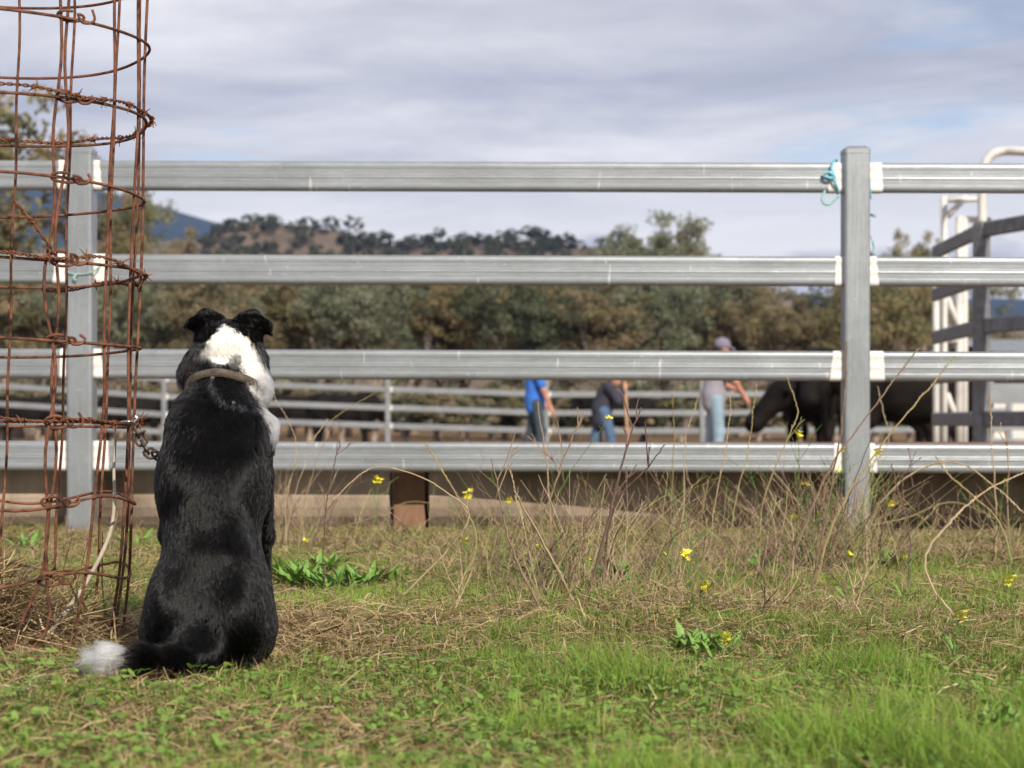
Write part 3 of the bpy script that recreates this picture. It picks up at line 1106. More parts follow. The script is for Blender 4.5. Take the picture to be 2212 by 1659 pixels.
def build_dog():
    root = empty('dog', (W(455, 1447, 3.2).x, 3.2, 0), 'black and white sheepdog sitting chained with its back to the camera', 'dog')
    bm_ = vcol_mat('dog_coat', 0.9, 0.0, 0.02)
    rng = np.random.default_rng(11)
    body, V, Q = sdf_mesh('body', dog_prims, 0.0055, 0.03, bm_, root, lambda V: coat_color(fur_white(V), np.random.default_rng(1), len(V)) * 0.8)
    # hair strands over the skin
    T = np.concatenate([Q[:, [0, 1, 2]], Q[:, [0, 2, 3]]])
    a, b, c = V[T[:, 0]], V[T[:, 1]], V[T[:, 2]]
    nrm = np.cross(b - a, c - a)
    ar = np.linalg.norm(nrm, axis=1) * 0.5
    nrm = nrm / (2 * ar[:, None] + 1e-12)
    # smooth normals
    vn = np.zeros_like(V)
    for k in range(3): np.add.at(vn, T[:, k], nrm * ar[:, None])
    vn /= np.linalg.norm(vn, axis=1)[:, None] + 1e-9
    ctr = (a + b + c) / 3
    view = -(ctr - np.array([0, 0, CAMH]))
    view /= np.linalg.norm(view, axis=1)[:, None]
    facing = (nrm * view).sum(1)
    dens = ar * np.where(facing > -0.35, 1.0, 0.25)
    N_ = 230000
    ti = rng.choice(len(T), N_, p=dens / dens.sum())
    u, v = rng.uniform(0, 1, N_), rng.uniform(0, 1, N_)
    f = u + v > 1
    u[f], v[f] = 1 - u[f], 1 - v[f]
    P = a[ti] + (b[ti] - a[ti]) * u[:, None] + (c[ti] - a[ti]) * v[:, None]
    n = vn[T[ti, 0]] * (1 - u - v)[:, None] + vn[T[ti, 1]] * u[:, None] + vn[T[ti, 2]] * v[:, None]
    n /= np.linalg.norm(n, axis=1)[:, None]
    Y = P[:, 1]
    px = CX + P[:, 0] / Y * F
    py = HZ - (P[:, 2] - CAMH) / Y * F
    # lie of the coat
    flow = np.zeros((N_, 3))
    flow[:, 2] = -1
    flow[:, 1] = -0.25
    flow[:, 0] = (px - 462) / 330.0
    hd = py < 800
    flow[hd, 0] = (px[hd] - 492) / 220.0
    er = (py < 735) & (np.abs(px - 492) > 22)
    s = np.sign(px - 492)
    flow[er] = np.stack([s[er] * 0.9, np.zeros(er.sum()), -0.5 + 0 * s[er]], 1)
    etop = er & (py < 684)
    flow[etop] = np.stack([s[etop] * 0.35, np.zeros(etop.sum()), 0.5 + 0 * s[etop]], 1)
    nk = (py > 795) & (py < 870) & (px > 500)
    flow[nk, 0] = 0.35
    tl = (py > 1400) & (px < 430) & (Y < 3.13)
    flow[tl] = np.array([-1.0, -0.15, 0.05])
    hq = (py > 1230) & (py < 1400)
    flow[hq, 0] = (px[hq] - 455) / 190.0
    flow += rng.normal(0, 0.10, flow.shape)
    # slow swirls in the lie
    flow[:, 0] += 0.22 * np.sin(P[:, 2] * 34 + P[:, 0] * 21) + 0.15 * np.sin(P[:, 2] * 71 - P[:, 0] * 47)
    # tufts: neighbouring hairs share a direction, lift and length
    ck = np.floor(np.stack([P[:, 0] / 0.0042, P[:, 1] / 0.012, P[:, 2] / 0.013], 1) + 0.35 * np.sin(P[:, ::-1] * 130)).astype(np.int64)
    _, tid = np.unique(ck[:, 0] * 1000003 + ck[:, 1] * 5003 + ck[:, 2], return_inverse=True)
    nt_ = tid.max() + 1
    flow += rng.normal(0, 0.09, (nt_, 3))[tid]
    t_lift, t_len, t_col = rng.normal(0, 0.045, nt_)[tid], rng.uniform(0.85, 1.15, nt_)[tid], rng.uniform(0.7, 1.4, nt_)[tid]
    t = flow - n * (flow * n).sum(1)[:, None]
    t /= np.linalg.norm(t, axis=1)[:, None] + 1e-9
    L_ = np.full(N_, 0.019)
    L_[py < 800] = 0.014
    L_[(py < 730)] = 0.010
    chk = (py > 745) & (py < 850)
    L_[chk] = 0.018 + 0.016 * smoothstep(50, 95, np.abs(px[chk] - 488))
    L_[(py > 850) & (py < 960)] = 0.022
    L_[(px > 545) & (py > 860) & (py < 955)] = 0.026
    L_[tl] = 0.036
    L_[tl & (px < 310)] = 0.050
    L_[er] = 0.007
    L_ *= rng.uniform(0.7, 1.2, N_) * t_len
    lift = np.full(N_, 0.26)
    lift[chk] = 0.42
    lift[(px > 545) & (py > 860) & (py < 955)] = 0.6
    lift[er] = 0.12
    lift[etop] = 0.40
    lift += rng.normal(0, 0.05, N_) + t_lift * np.where(er, 0.3, 1.0)
    cb = np.abs(P[:, 2] - collar_z(Y) - 0.002)
    bare = (px < 518) & (px > 425)
    L_[(cb < 0.010) & bare] = 0.001
    up_ = (P[:, 2] - collar_z(Y) > 0) & (cb < 0.03) & bare
    L_[up_] = np.minimum(L_[up_], 0.010)
    # neighbouring hairs gather into tufts
    us = np.array([0, 0.35, 0.7, 1.0])
    side = np.cross(n, t)
    bend = rng.normal(0, 0.16, N_)
    pts = np.zeros((N_, 4, 3))
    for k, q in enumerate(us):
        pts[:, k] = P - n * 0.001 + L_[:, None] * (t * q + n * (lift * (q - 0.55 * q * q))[:, None] + side * (bend * q * q)[:, None])
    for cell, amt in ((0.0045, 0.28), (0.010, 0.12)):
        key = np.floor(P / cell + rng.uniform(0, 1, 3)).astype(np.int64)
        _, inv = np.unique(key[:, 0] * 1000003 + key[:, 1] * 5003 + key[:, 2], return_inverse=True)
        cnt = np.bincount(inv).astype(float)
        mean = np.stack([np.bincount(inv, weights=pts[:, 3, d]) / cnt for d in range(3)], 1)[inv]
        for k, q in ((1, 0.25), (2, 0.7), (3, 1.0)):
            pts[:, k] += (mean - pts[:, 3]) * (amt * q * np.where(er, 0.2, 1.0))[:, None]
    # nothing pokes into the soil
    pts[:, :, 2] = np.maximum(pts[:, :, 2], 0.004)
    hc = bpy.data.hair_curves.new('fur')
    hc.add_curves([4] * N_)
    hc.attributes['position'].data.foreach_set('vector', pts.astype(np.float32).ravel())
    ra = hc.attributes.get('radius') or hc.attributes.new('radius', 'FLOAT', 'POINT')
    ra.data.foreach_set('value', np.tile(np.array([0.00050, 0.00052, 0.00042, 0.00010], np.float32), N_))
    w = fur_white(P, 3.0, rng)
    col = coat_color(w, rng, N_) * np.where(w < 0.3, t_col, 1.0)[:, None]
    tan_ = (((px - 492) / 34) ** 2 + ((py - 748) / 20) ** 2 < 1) & (w > 0.5) & (rng.uniform(0, 1, N_) < 0.6)
    col[tan_] = np.array([0.80, 0.68, 0.52])
    ca = hc.attributes.new('furcol', 'FLOAT_COLOR', 'CURVE')
    cc = np.ones((N_, 4), np.float32); cc[:, :3] = col
    ca.data.foreach_set('color', cc.ravel())
    m, Nn, Ll, Pb = newmat('dog_fur')
    Nn.remove(Pb)
    h = Nn.new('ShaderNodeBsdfHairPrincipled')
    h.model = 'CHIANG'
    h.parametrization = 'COLOR'
    at = Nn.new('ShaderNodeAttribute'); at.attribute_name = 'furcol'
    Ll.new(at.outputs['Color'], h.inputs['Color'])
    h.inputs['Roughness'].default_value = 0.18
    h.inputs['Radial Roughness'].default_value = 0.35
    h.inputs['Coat'].default_value = 0.0
    h.inputs['IOR'].default_value = 1.30
    Ll.new(h.outputs[0], Nn['Material Output'].inputs['Surface'])
    hc.materials.append(m)
    link('fur', hc, root)
    # collar: a leather strap lying on the neck
    mb = MB()
    nn, vs, fs = 56, [], []
    band = np.abs(V[:, 2] - collar_z(V[:, 1])) < 0.012
    bv = V[band & (np.abs(V[:, 0] - CCX) < 0.13)]
    ba = np.arctan2(bv[:, 0] - CCX, -(bv[:, 1] - CCY))
    br = np.hypot(bv[:, 0] - CCX, bv[:, 1] - CCY)
    for i in range(nn):
        an = 2 * math.pi * i / nn
        dd = np.abs((ba - an + math.pi) % (2 * math.pi) - math.pi)
        rad_ = np.average(br, weights=np.exp(-(dd / 0.22) ** 2) + 1e-9) + 0.0012
        o = Vector((math.sin(an), -math.cos(an), 0))
        y_ = CCY - math.cos(an) * rad_
        base = Vector((CCX + math.sin(an) * rad_, y_, float(collar_z(y_))))
        for du, dd_ in ((-0.0085, -0.003), (-0.0078, 0.003), (0.0, 0.0042), (0.0078, 0.003), (0.0085, -0.003)):
            vs.append(base + Vector((0, 0, du)) + o * dd_)
    for i in range(nn):
        j = (i + 1) % nn
        for k in range(5):
            k2 = (k + 1) % 5
            fs.append((i * 5 + k, j * 5 + k, j * 5 + k2, i * 5 + k2))
    mb.add(vs, fs)
    mb.build('collar', M['collar'], root, smooth=True)
    # nose and eyes, on the side turned away
    nb = MB()
    p = W(494, 768, 3.60)
    def ball(mb, c, r):
        vs, fs = [], []
        for i in range(7):
            for j in range(10):
                a, b2 = math.pi * i / 6, 2 * math.pi * j / 10
                vs.append(Vector(c) + Vector((r[0] * math.sin(a) * math.cos(b2), r[1] * math.sin(a) * math.sin(b2), r[2] * math.cos(a))))
        for i in range(6):
            for j in range(10):
                fs.append((i * 10 + j, (i + 1) * 10 + j, (i + 1) * 10 + (j + 1) % 10, i * 10 + (j + 1) % 10))
        mb.add(vs, fs)
    ball(nb, p, (0.012, 0.010, 0.009))
    nb.build('nose', M['nose'], root, smooth=True)
    for sx in (-1, 1):
        mb = MB()
        ball(mb, W(492 + sx * 36, 745, 3.478), (0.008, 0.008, 0.008))
        mb.build('eye', M['eye'], root, smooth=True)
    return root


build_dog()


# ------------------------------------------------------------------ trees
def gum_proto(seed, h, spread, base_frac, pal, n_clump=100, leaves=105, lsz=0.15, blob=False):
    """trunk mesh and crown mesh in local space (metres), tree of height h"""
    rr = random.Random(seed)
    ng = np.random.default_rng(seed)
    tb = MB()
    tips = []

    def limb(p, d, L_, r, depth):
        pts, rad = [p], [r]
        q = Vector(p)
        dd = Vector(d)
        n = 5
        for i in range(n):
            dd = (dd + Vector((rr.uniform(-.16, .16), rr.uniform(-.16, .16), rr.uniform(-.02, .12)))).normalized()
            q = q + dd * (L_ / n)
            pts.append(q.copy()); rad.append(r * (1 - 0.55 * (i + 1) / n))
        tb.tube(pts, rad, 7 if depth == 0 else 5)
        if depth >= 3:
            tips.append(q.copy()); return
        k = rr.choice((2, 3, 3)) if depth < 2 else 2
        for j in range(k):
            a = rr.uniform(0, 6.28)
            out = Vector((math.cos(a), math.sin(a), 0)) * spread * rr.uniform(0.5, 1.0)
            nd = (dd * 0.9 + out + Vector((0, 0, 0.18))).normalized()
            limb(q if j else pts[-2], nd, L_ * rr.uniform(0.58, 0.8), rad[-1] * 0.85, depth + 1)
        tips.append(q.copy())
    limb(Vector((0, 0, -0.3)), Vector((rr.uniform(-.1, .1), rr.uniform(-.1, .1), 1)).normalized(), h * base_frac, h * 0.019, 0)
    zmax = max(t.z for t in tips)
    sc = (h * 0.93) / zmax
    tb.v = [(x * (0.6 + 0.4 * sc), y * (0.6 + 0.4 * sc), z * sc) for x, y, z in tb.v]
    tips = [Vector((t.x * (0.6 + 0.4 * sc), t.y * (0.6 + 0.4 * sc), t.z * sc)) for t in tips]
    cs = []
    while len(cs) < n_clump:
        t = rr.choice(tips)
        cs.append(np.array(t) + ng.normal(0, 1, 3) * np.array([0.085, 0.085, 0.075]) * h)
    cs = np.array(cs)
    if blob:
        dd_ = ng.normal(0, 1, (n_clump, 3))
        dd_ = dd_ / np.linalg.norm(dd_, axis=1)[:, None] * ng.uniform(0.3, 1, (n_clump, 1)) ** 0.5
        cs = dd_ * np.array([0.38, 0.38, 0.36]) * h + np.array([0, 0, 0.56 * h])
    low = cs[:, 2] < h * 0.10
    cs[low, 2] = h * 0.10 + ng.uniform(0, .2, low.sum()) * h
    # hanging leaf clumps
    K = n_clump * leaves
    ci = np.repeat(np.arange(n_clump), leaves)
    rad = ng.uniform(0.045, 0.085, n_clump)[ci] * h
    off = ng.normal(0, 1, (K, 3))
    off = off / np.linalg.norm(off, axis=1)[:, None] * (ng.uniform(0, 1, (K, 1)) ** 0.45) * rad[:, None]
    off[:, 2] *= 0.75
    P = cs[ci] + off
    ax = ng.normal(0, 1, (K, 3)); ax[:, 2] -= 0.8
    ax /= np.linalg.norm(ax, axis=1)[:, None]
    bx = np.cross(ax, ng.normal(0, 1, (K, 3)))
    bx /= np.linalg.norm(bx, axis=1)[:, None]
    l = ng.uniform(0.6, 1.25, (K, 1)) * lsz
    w = l * 0.30
    V = np.stack([P - ax * l * .5, P + bx * w, P + ax * l * .5, P - bx * w], 1).reshape(-1, 3)
    Qd = np.arange(K * 4).reshape(-1, 4)
    base = np.array(pal)[ng.integers(0, len(pal), n_clump)] * ng.uniform(0.82, 1.2, (n_clump, 1)) * 1.18
    col = base[ci] * ng.uniform(0.88, 1.14, (K, 1))
    col = np.repeat(col, 4, axis=0)
    return tb.mesh('trunk', M['bark'], smooth=True), np_mesh('crown', V, quads=Qd, mat=M['leafcard'], col=col)


OLIVE = [(0.165, 0.145, 0.066), (0.206, 0.173, 0.086), (0.140, 0.135, 0.066), (0.231, 0.178, 0.102)]
GREY = [(0.162, 0.170, 0.111), (0.196, 0.196, 0.133), (0.136, 0.150, 0.093)]
BROWN = [(0.185, 0.150, 0.085), (0.160, 0.135, 0.072), (0.205, 0.165, 0.100)]
DARKG = [(0.075, 0.087, 0.051), (0.099, 0.105, 0.063), (0.068, 0.075, 0.045)]
protos = {
    'olive': [gum_proto(3, 7, 0.75, 0.30, OLIVE), gum_proto(8, 7, 0.85, 0.22, OLIVE)],
    'grey': [gum_proto(12, 7, 0.8, 0.25, GREY), gum_proto(15, 7, 0.7, 0.3, GREY)],
    'brown': [gum_proto(21, 7, 0.85, 0.22, BROWN), gum_proto(24, 7, 0.75, 0.28, BROWN)],
    'dark': [gum_proto(31, 7, 0.8, 0.24, DARKG)],
    'bush': [gum_proto(61, 7, 0.9, 0.1, OLIVE + GREY, n_clump=60, leaves=90, lsz=0.42, blob=True), gum_proto(63, 7, 0.9, 0.1, BROWN + DARKG, n_clump=60, leaves=90, lsz=0.42, blob=True)],
    'tall': [gum_proto(44, 7, 0.62, 0.38, OLIVE, n_clump=120, leaves=80, lsz=0.17)],
    'hill': [gum_proto(51, 7, 0.9, 0.14, DARKG, n_clump=44, leaves=44, lsz=0.6, blob=True), gum_proto(53, 7, 0.8, 0.2, DARKG, n_clump=38, leaves=44, lsz=0.6, blob=True)],
}


def ordinal(n):
    w = ['first', 'second', 'third', 'fourth', 'fifth', 'sixth', 'seventh', 'eighth', 'ninth', 'tenth', 'eleventh', 'twelfth', 'thirteenth', 'fourteenth', 'fifteenth', 'sixteenth', 'seventeenth', 'eighteenth', 'nineteenth', 'twentieth']
    if n <= 20: return w[n - 1]
    t = ['', '', 'twenty', 'thirty', 'forty', 'fifty', 'sixty'][n // 10]
    return t + ('-' + w[n % 10 - 1] if n % 10 else ['', '', 'twentieth', 'thirtieth', 'fortieth', 'fiftieth', 'sixtieth'][n // 10][len(t):])


def place_tree(kind, px, top_py, Y, label, group, name='gum_tree', var=0, wide=1.0, gz=None):
    p = protos[kind][var % len(protos[kind])]
    z0 = float(gheight(np.array(0.0), np.array(Y))) if gz is None else gz
    top = CAMH + (HZ - top_py) / F * Y
    h = max(top - z0, 1.0)
    o = empty(name, ((px - CX) / F * Y, Y, z0), label, 'tree', group)
    o.rotation_euler.z = random.uniform(0, 6.28)
    s = h / 7.0
    o.scale = (s * wide, s * wide, s)
    for nm, me in zip(('trunk', 'crown'), p):
        c = bpy.data.objects.new(nm, me)
        COL.objects.link(c); c.parent = o
    return o


# belt of gums behind the yards: (column, row of the top, depth, kind)
belt = []
rb = random.Random(5)
kinds_at = [(-200, 'grey'), (330, 'grey'), (420, 'brown'), (600, 'olive'), (980, 'olive'), (1130, 'dark'), (1250, 'grey'), (1450, 'grey'), (1560, 'brown'), (1740, 'olive')]
x = -260
while x < 1760:
    kd = [k for a, k in kinds_at if x >= a][-1] if x >= -200 else 'grey'
    if rb.random() < 0.28: kd = rb.choice(['olive', 'grey', 'brown'])
    belt.append((x, rb.uniform(572, 622) + (38 if x > 1640 else 0), rb.uniform(62, 74), kd, 1.15))
    x += rb.uniform(52, 78)
x = -240
while x < 1720:
    belt.append((x, rb.uniform(560, 600) + (50 if x > 1620 else 0), rb.uniform(82, 100), rb.choice(['olive', 'brown', 'dark', 'grey']), 1.2))
    x += rb.uniform(80, 120)
for a in ((1925, 600, 58, 'olive', 1.2), (1985, 612, 62, 'olive', 1.1), (1890, 640, 66, 'brown', 1.2), (2070, 640, 75, 'grey', 1.2), (2230, 735, 80, 'olive', 1.2), (2330, 720, 80, 'grey', 1.2), (2160, 742, 84, 'brown', 1.2)):
    belt.append(a)
belt.sort(key=lambda a: a[0])
for i, (px, ty, Y, kd, wd) in enumerate(belt):
    look = {'olive': 'olive-green', 'grey': 'grey-green', 'brown': 'brownish', 'dark': 'dark green'}[kd]
    row = 'near' if Y < 78 else 'far'
    place_tree(kd, px, ty, Y, f'{look} bushy gum, {ordinal(i + 1)} tree from the left in the belt behind the yards', 'gum trees in the belt behind the yards', var=i, wide=wd)
# low scrub along the foot of the belt
rs = random.Random(33)
x, i = -220.0, 0
while x < 2080:
    i += 1
    place_tree('bush', x, rs.uniform(805, 850), rs.uniform(56, 61), f'low round bush, {ordinal(i)} from the left along the foot of the tree belt', 'bushes along the foot of the tree belt', name='bush', var=i, wide=rs.uniform(1.2, 1.7))
    x += rs.uniform(62, 92)
# taller single gums
for px, ty, Y, kd, lab, wd in ((40, 228, 70, 'tall', 'tall pale-limbed gum rising above the top rail at the far left', 1.2), (-90, 300, 76, 'tall', 'tall gum half outside the left edge of the frame', 1.0),
                               (335, 425, 72, 'olive', 'olive gum standing out against the blue mountain right of the wire guard', 0.62), (255, 470, 74, 'grey', 'grey-green gum between the left post and the wire guard edge', 0.7), (425, 498, 78, 'brown', 'low brown-green gum at the left foot of the hill', 0.8),
                               (1435, 490, 95, 'grey', 'broad grey gum above the second rail left of the capped man', 0.95), (1525, 512, 98, 'olive', 'gum with thin crown standing at the right end of the hill', 0.7),
                               (1940, 530, 92, 'tall', 'wispy gum showing over the second rail right of the post', 0.5), (1995, 522, 96, 'tall', 'thin gum top beside the ramp hoop', 0.5)):
    place_tree(kd, px, ty, Y, lab, 'taller gums above the belt', name='tall_gum_tree', wide=wd, var=int(px))
# trees along the hill crest and on its slope
cr = []
rh = random.Random(9)
for px in (470, 486, 500, 530, 556, 572, 582, 598, 636, 650, 668, 690, 712, 728, 745, 768, 790, 806, 826, 850, 878, 906, 925, 948, 985, 1000, 1018, 1040, 1062, 1090, 1110, 1150, 1165, 1198, 1226, 1245, 1290, 1305, 1340, 1362, 1385):
    cr.append(px + rh.uniform(-5, 5))
for i, px in enumerate(sorted(cr)):
    Y = HY - rh.uniform(-6, 26)
    X = (px - CX) / F * Y
    gz = float(hill_h(np.array(X), np.array(Y))) - 0.3
    hgt = rh.choice((3.0, 3.8, 4.8, 6.2))
    top = HZ - (gz + hgt - CAMH) / Y * F
    place_tree('hill', px, top, Y, f'small dark tree on the crest of the brown hill, {ordinal(i + 1)} from the left', 'trees along the hill crest', name='hill_tree', var=i, wide=rh.uniform(1.0, 1.9), gz=gz)
for i in range(295):
    px = rh.uniform(440, 1420)
    Y = rh.uniform(400, 508)
    X = (px - CX) / F * Y
    gz = float(hill_h(np.array(X), np.array(Y))) - 0.2
    hgt = rh.uniform(1.8, 4.4)
    top = HZ - (gz + hgt - CAMH) / Y * F
    place_tree('hill', px, top, Y, 'small dark shrub dotted on the open slope of the brown hill', 'shrubs dotted over the hill slope', name='hill_shrub', var=i, wide=rh.uniform(1.0, 2.0), gz=gz)

# ------------------------------------------------------------------ far yard fences
def yard_fence(pts, zs, label, posts, name='yard_fence', rail_h=0.115, post_top=1.6, zbase=-0.35, mat='galv', twist=0.0):
    """pts: polyline of (x, y, dz)"""
    root = empty(name, (pts[0][0], pts[0][1], -0.2), label, 'fence', 'galvanised yard fences beyond the front fence')
    for a, b in zip(pts[:-1], pts[1:]):
        d = Vector((b[0] - a[0], b[1] - a[1], 0)).normalized()
        nv = Vector((-d.y, d.x, 0))
        pr = [(-.022, -.045), (-.012, -.057), (.012, -.057), (.022, -.045), (.022, .045), (.012, .057), (-.012, .057), (-.022, .045)]
        for z in zs:
            mb = MB()
            mb.sweep(pr, [((a[0], a[1], z + a[2]), nv), ((b[0], b[1], z + b[2]), nv)])
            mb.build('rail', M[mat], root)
    for (x, y, dz) in posts:
        mb = MB()
        column(mb, 0, 0, [(zbase, 0.05), (post_top + dz, 0.05), (post_top + dz + .02, 0.04)], 0.012)
        cr_, sr_ = math.cos(twist), math.sin(twist)
        mb.v = [(x + a * cr_ - b * sr_, y + a * sr_ + b * cr_, c) for a, b, c in mb.v]
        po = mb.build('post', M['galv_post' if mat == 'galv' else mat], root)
        for z in zs:
            mb = MB()
            mb.box((x + 0.048, y - 0.058, z + dz - 0.05), (x + 0.085, y - 0.02, z + dz + 0.05))
            mb.build('paint_patch', M['white_paint'], po)
    return root


def fx(px, Y): return (px - CX) / F * Y


zs_far = [CAMH + (HZ - y) / F * 36 for y in (801, 841, 881, 920)]
pf = [(fx(498, 36), 36, 0.11), (fx(838, 36), 36, 0), (fx(1180, 36), 36, -0.10), (fx(1517, 36), 36, -0.10), (fx(1850, 36), 36, -0.08), (fx(2180, 36), 36, -0.06)]
yard_fence(pf, zs_far, 'far galvanised yard fence running behind the three men', pf)
pl = [(fx(-330, 37), 37, 0.20), (fx(0, 37), 37, 0.0), (fx(355, 37), 37, -0.21), (fx(490, 37), 37, -0.28)]
zs_l = [CAMH + (HZ - y) / F * 37 for y in (796, 834, 873, 911)]
yard_fence(pl, zs_l, 'far galvanised yard fence sloping down behind the wire guard', [pl[0], pl[2], pl[3]])
# race fence at the right: darkened steel and turned posts stand in for shade
ra_ = [(fx(2120, 14), 14.0, 0), (fx(2018, 15.9), 15.9, 0)]
zr = [CAMH + (HZ - y) / F * 14 for y in (497, 600, 705, 803, 905)]
yard_fence([(4.45, 11.4, 0.0)] + ra_, zr, 'galvanised race fence at the right edge turning away from the camera', [ra_[0], (4.45, 11.4, 0)], name='race_fence', post_top=1.92, mat='shade_steel', twist=math.radians(-52))


# pale gate with hoop behind the race
def loading_gate():
    root = empty('loading_gate', (fx(2090, 17), 17, -0.2), 'pale steel drafting gate with a bent hoop over the top, right edge', 'gate')
    def bar(name, pts, r):
        mb = MB(); mb.tube(pts, r, 8)
        mb.build(name, M['pale_steel'], root, smooth=True)
    Y = 17.0
    for px, ty in ((2039, 424), (2072, 468), (2083, 468)):
        bar('upright', [W(px, ty, Y), Vector((fx(px, Y), Y, -0.25))], 0.034)
    bar('upright', [W(2022, 560, Y - 0.6), Vector((fx(2022, Y - .6), Y - .6, -0.25))], 0.03)
    bar('brace', [W(2046, 468, Y), W(2088, 424, Y)], 0.028)
    bar('brace', [W(2046, 640, Y), W(2068, 700, Y)], 0.028)
    bar('brace', [W(2046, 850, Y), W(2066, 905, Y)], 0.028)
    bar('crossbar', [W(2039, 432, Y), W(2125, 430, Y)], 0.028)
    bar('crossbar', [W(2066, 474, Y), W(2140, 474, Y)], 0.028)
    bar('crossbar', [W(2039, 735, Y), W(2083, 735, Y)], 0.028)
    hp2 = curve_pts([Vector((fx(2122, 16.4), 16.4, -0.25)), W(2122, 600, 16.4), W(2122, 400, 16.4), W(2126, 358, 16.4), W(2145, 333, 16.4), W(2172, 326, 16.4), W(2212, 327, 16.3), W(2290, 330, 16.2)], 8)
    bar('hoop', hp2, 0.040)
    for y0, y1 in ((432, 735), (735, 960)):
        mb = MB()
        a, b = W(2050, y0 + 215, Y + .05), W(2066, y1 - 10, Y + .08)
        mb.box((a.x, Y + .04, b.z), (b.x, Y + .07, a.z))
        mb.build('sheet', M['pale_steel'], root)
    return root


loading_gate()
# low ramp of pale boards further right
rmp = empty('loading_ramp', (fx(2180, 20), 20, -0.2), 'low pale boarded loading ramp behind the race fence', 'ramp')
for y0, y1 in ((768, 800), (828, 872), (912, 930), (948, 985)):
    a, b = W(2138, y0, 20), W(2420, y1, 20)
    mb = MB(); mb.box((a.x, 20, b.z), (b.x, 20.06, a.z))
    mb.build('board', M['galv'], rmp)
for px in (2142, 2300, 2415):
    mb = MB(); mb.box((fx(px, 20) - .04, 20.065, -0.25), (fx(px, 20) + .04, 20.14, W(px, 765, 20).z))
    mb.build('post', M['galv'], rmp)
shed = empty('shed_roof', (fx(2200, 48), 48, -0.2), 'low grey-green corrugated roof of a far shed at the right edge', 'shed')
mb = MB()
for k in range(26):
    a = W(2105, 762, 48) + Vector((k * 0.16, 0, 0))
    mb.add([a, a + Vector((.08, 0, .03)), a + Vector((.08, 1.6, .43)), a + Vector((0, 1.6, .40))], [(0, 1, 2, 3)])
    mb.add([a + Vector((.08, 0, .03)), a + Vector((.16, 0, 0)), a + Vector((.16, 1.6, .40)), a + Vector((.08, 1.6, .43))], [(0, 1, 2, 3)])
mb.build('roof', M['galv'], shed)
mb = MB()
a = W(2110, 764, 48.1)
mb.box((a.x, 48.1, -0.25), (a.x + 4.0, 50.0, a.z - 0.01))
mb.build('wall', M['pale_steel'], shed)


# ------------------------------------------------------------------ cattle
def cow_prims(s=1.0, graze=0.0):
    """cow facing -x, feet at z=0, withers 1.25 m"""
    hz, hx = 1.02 - 0.42 * graze, -1.02 - 0.02 * graze
    P = [('e', (0.0, 0, 0.92), (0.72, 0.30, 0.33), None), ('e', (-0.45, 0, 0.95), (0.36, 0.27, 0.36), None), ('e', (0.52, 0, 0.98), (0.34, 0.27, 0.31), None), ('e', (0.05, 0, 0.78), (0.50, 0.29, 0.27), None),
         ('c', (-0.58, 0, 1.02), (hx + 0.14, 0, hz + 0.10), 0.27, 0.17), ('c', (hx + 0.08, 0, hz + 0.12), (hx - 0.18, 0, hz - 0.18), 0.14, 0.105), ('e', (hx - 0.20, 0, hz - 0.21), (0.10, 0.10, 0.085), None),
         ('c', (0.80, 0.0, 1.12), (0.90, 0, 0.85), 0.05, 0.03), ('c', (0.90, 0, 0.85), (0.90, 0.02, 0.40), 0.025, 0.022), ('c', (0.90, 0.02, 0.42), (0.90, 0.02, 0.26), 0.04, 0.02)]
    for sy in (-1, 1):
        P += [('c', (hx + 0.10, sy * 0.10, hz + 0.18), (hx + 0.13, sy * 0.25, hz + 0.15), 0.035, 0.035)]
        P += [('c', (-0.48, sy * 0.17, 0.80), (-0.46, sy * 0.17, 0.42), 0.12, 0.062), ('c', (-0.46, sy * 0.17, 0.42), (-0.48, sy * 0.17, 0.10), 0.052, 0.042), ('c', (-0.48, sy * 0.17, 0.09), (-0.51, sy * 0.17, 0.03), 0.052, 0.06)]
        P += [('c', (0.58, sy * 0.17, 0.85), (0.50, sy * 0.18, 0.58), 0.19, 0.10), ('c', (0.50, sy * 0.18, 0.58), (0.66, sy * 0.17, 0.42), 0.085, 0.058), ('c', (0.66, sy * 0.17, 0.42), (0.62, sy * 0.17, 0.10), 0.05, 0.042), ('c', (0.62, sy * 0.17, 0.09), (0.59, sy * 0.17, 0.03), 0.052, 0.06)]
    return P


cow_me = []
for g in (0.1, 0.8):
    D, lo = sdf_field(cow_prims(graze=g), 0.03, 0.07)
    V, Q = surface_nets(D, lo, 0.03)
    cow_me.append(np_mesh('cow', V, quads=Q, mat=M['cowhide'], smooth=True))
cattle = [(1745, 25.8, 0, 82, 1.2, 'black cow standing end-on behind the grazing cow'), (1872, 24.9, 1, 4, 1.24, 'black cow facing left under the reaching hand of the capped man'), (1985, 21.5, 0, 168, 1.14, 'black cow standing between the right post and the race fence'),
          (1915, 26.5, 0, 15, 1.2, 'black cow standing partly hidden directly behind the right post'),
          (60, 47, 0, 10, 1.0, 'black cow beyond the far fence at the left edge behind the wire guard'), (-40, 50, 1, -20, 1.0, 'black cow cut by the left edge of the frame'), (290, 44, 0, 185, 1.0, 'black cow seen between the left post and the dog'),
          (635, 45, 0, 15, 1.0, 'black cow beyond the far fence just right of the dog'), (745, 43, 1, 175, 1.0, 'black cow grazing left of the slim far fence post'),
          (1335, 45, 0, 5, 1.0, 'black cow behind the man with the stick')]
for px, Y, v, rz, s, lab in cattle:
    o = link('cow', cow_me[v], None, (fx(px, Y), Y, -0.20))
    o.rotation_euler.z = math.radians(rz)
    o.scale = (s, s, s)
    tag(o, lab, 'cow', 'black cattle in the yards')


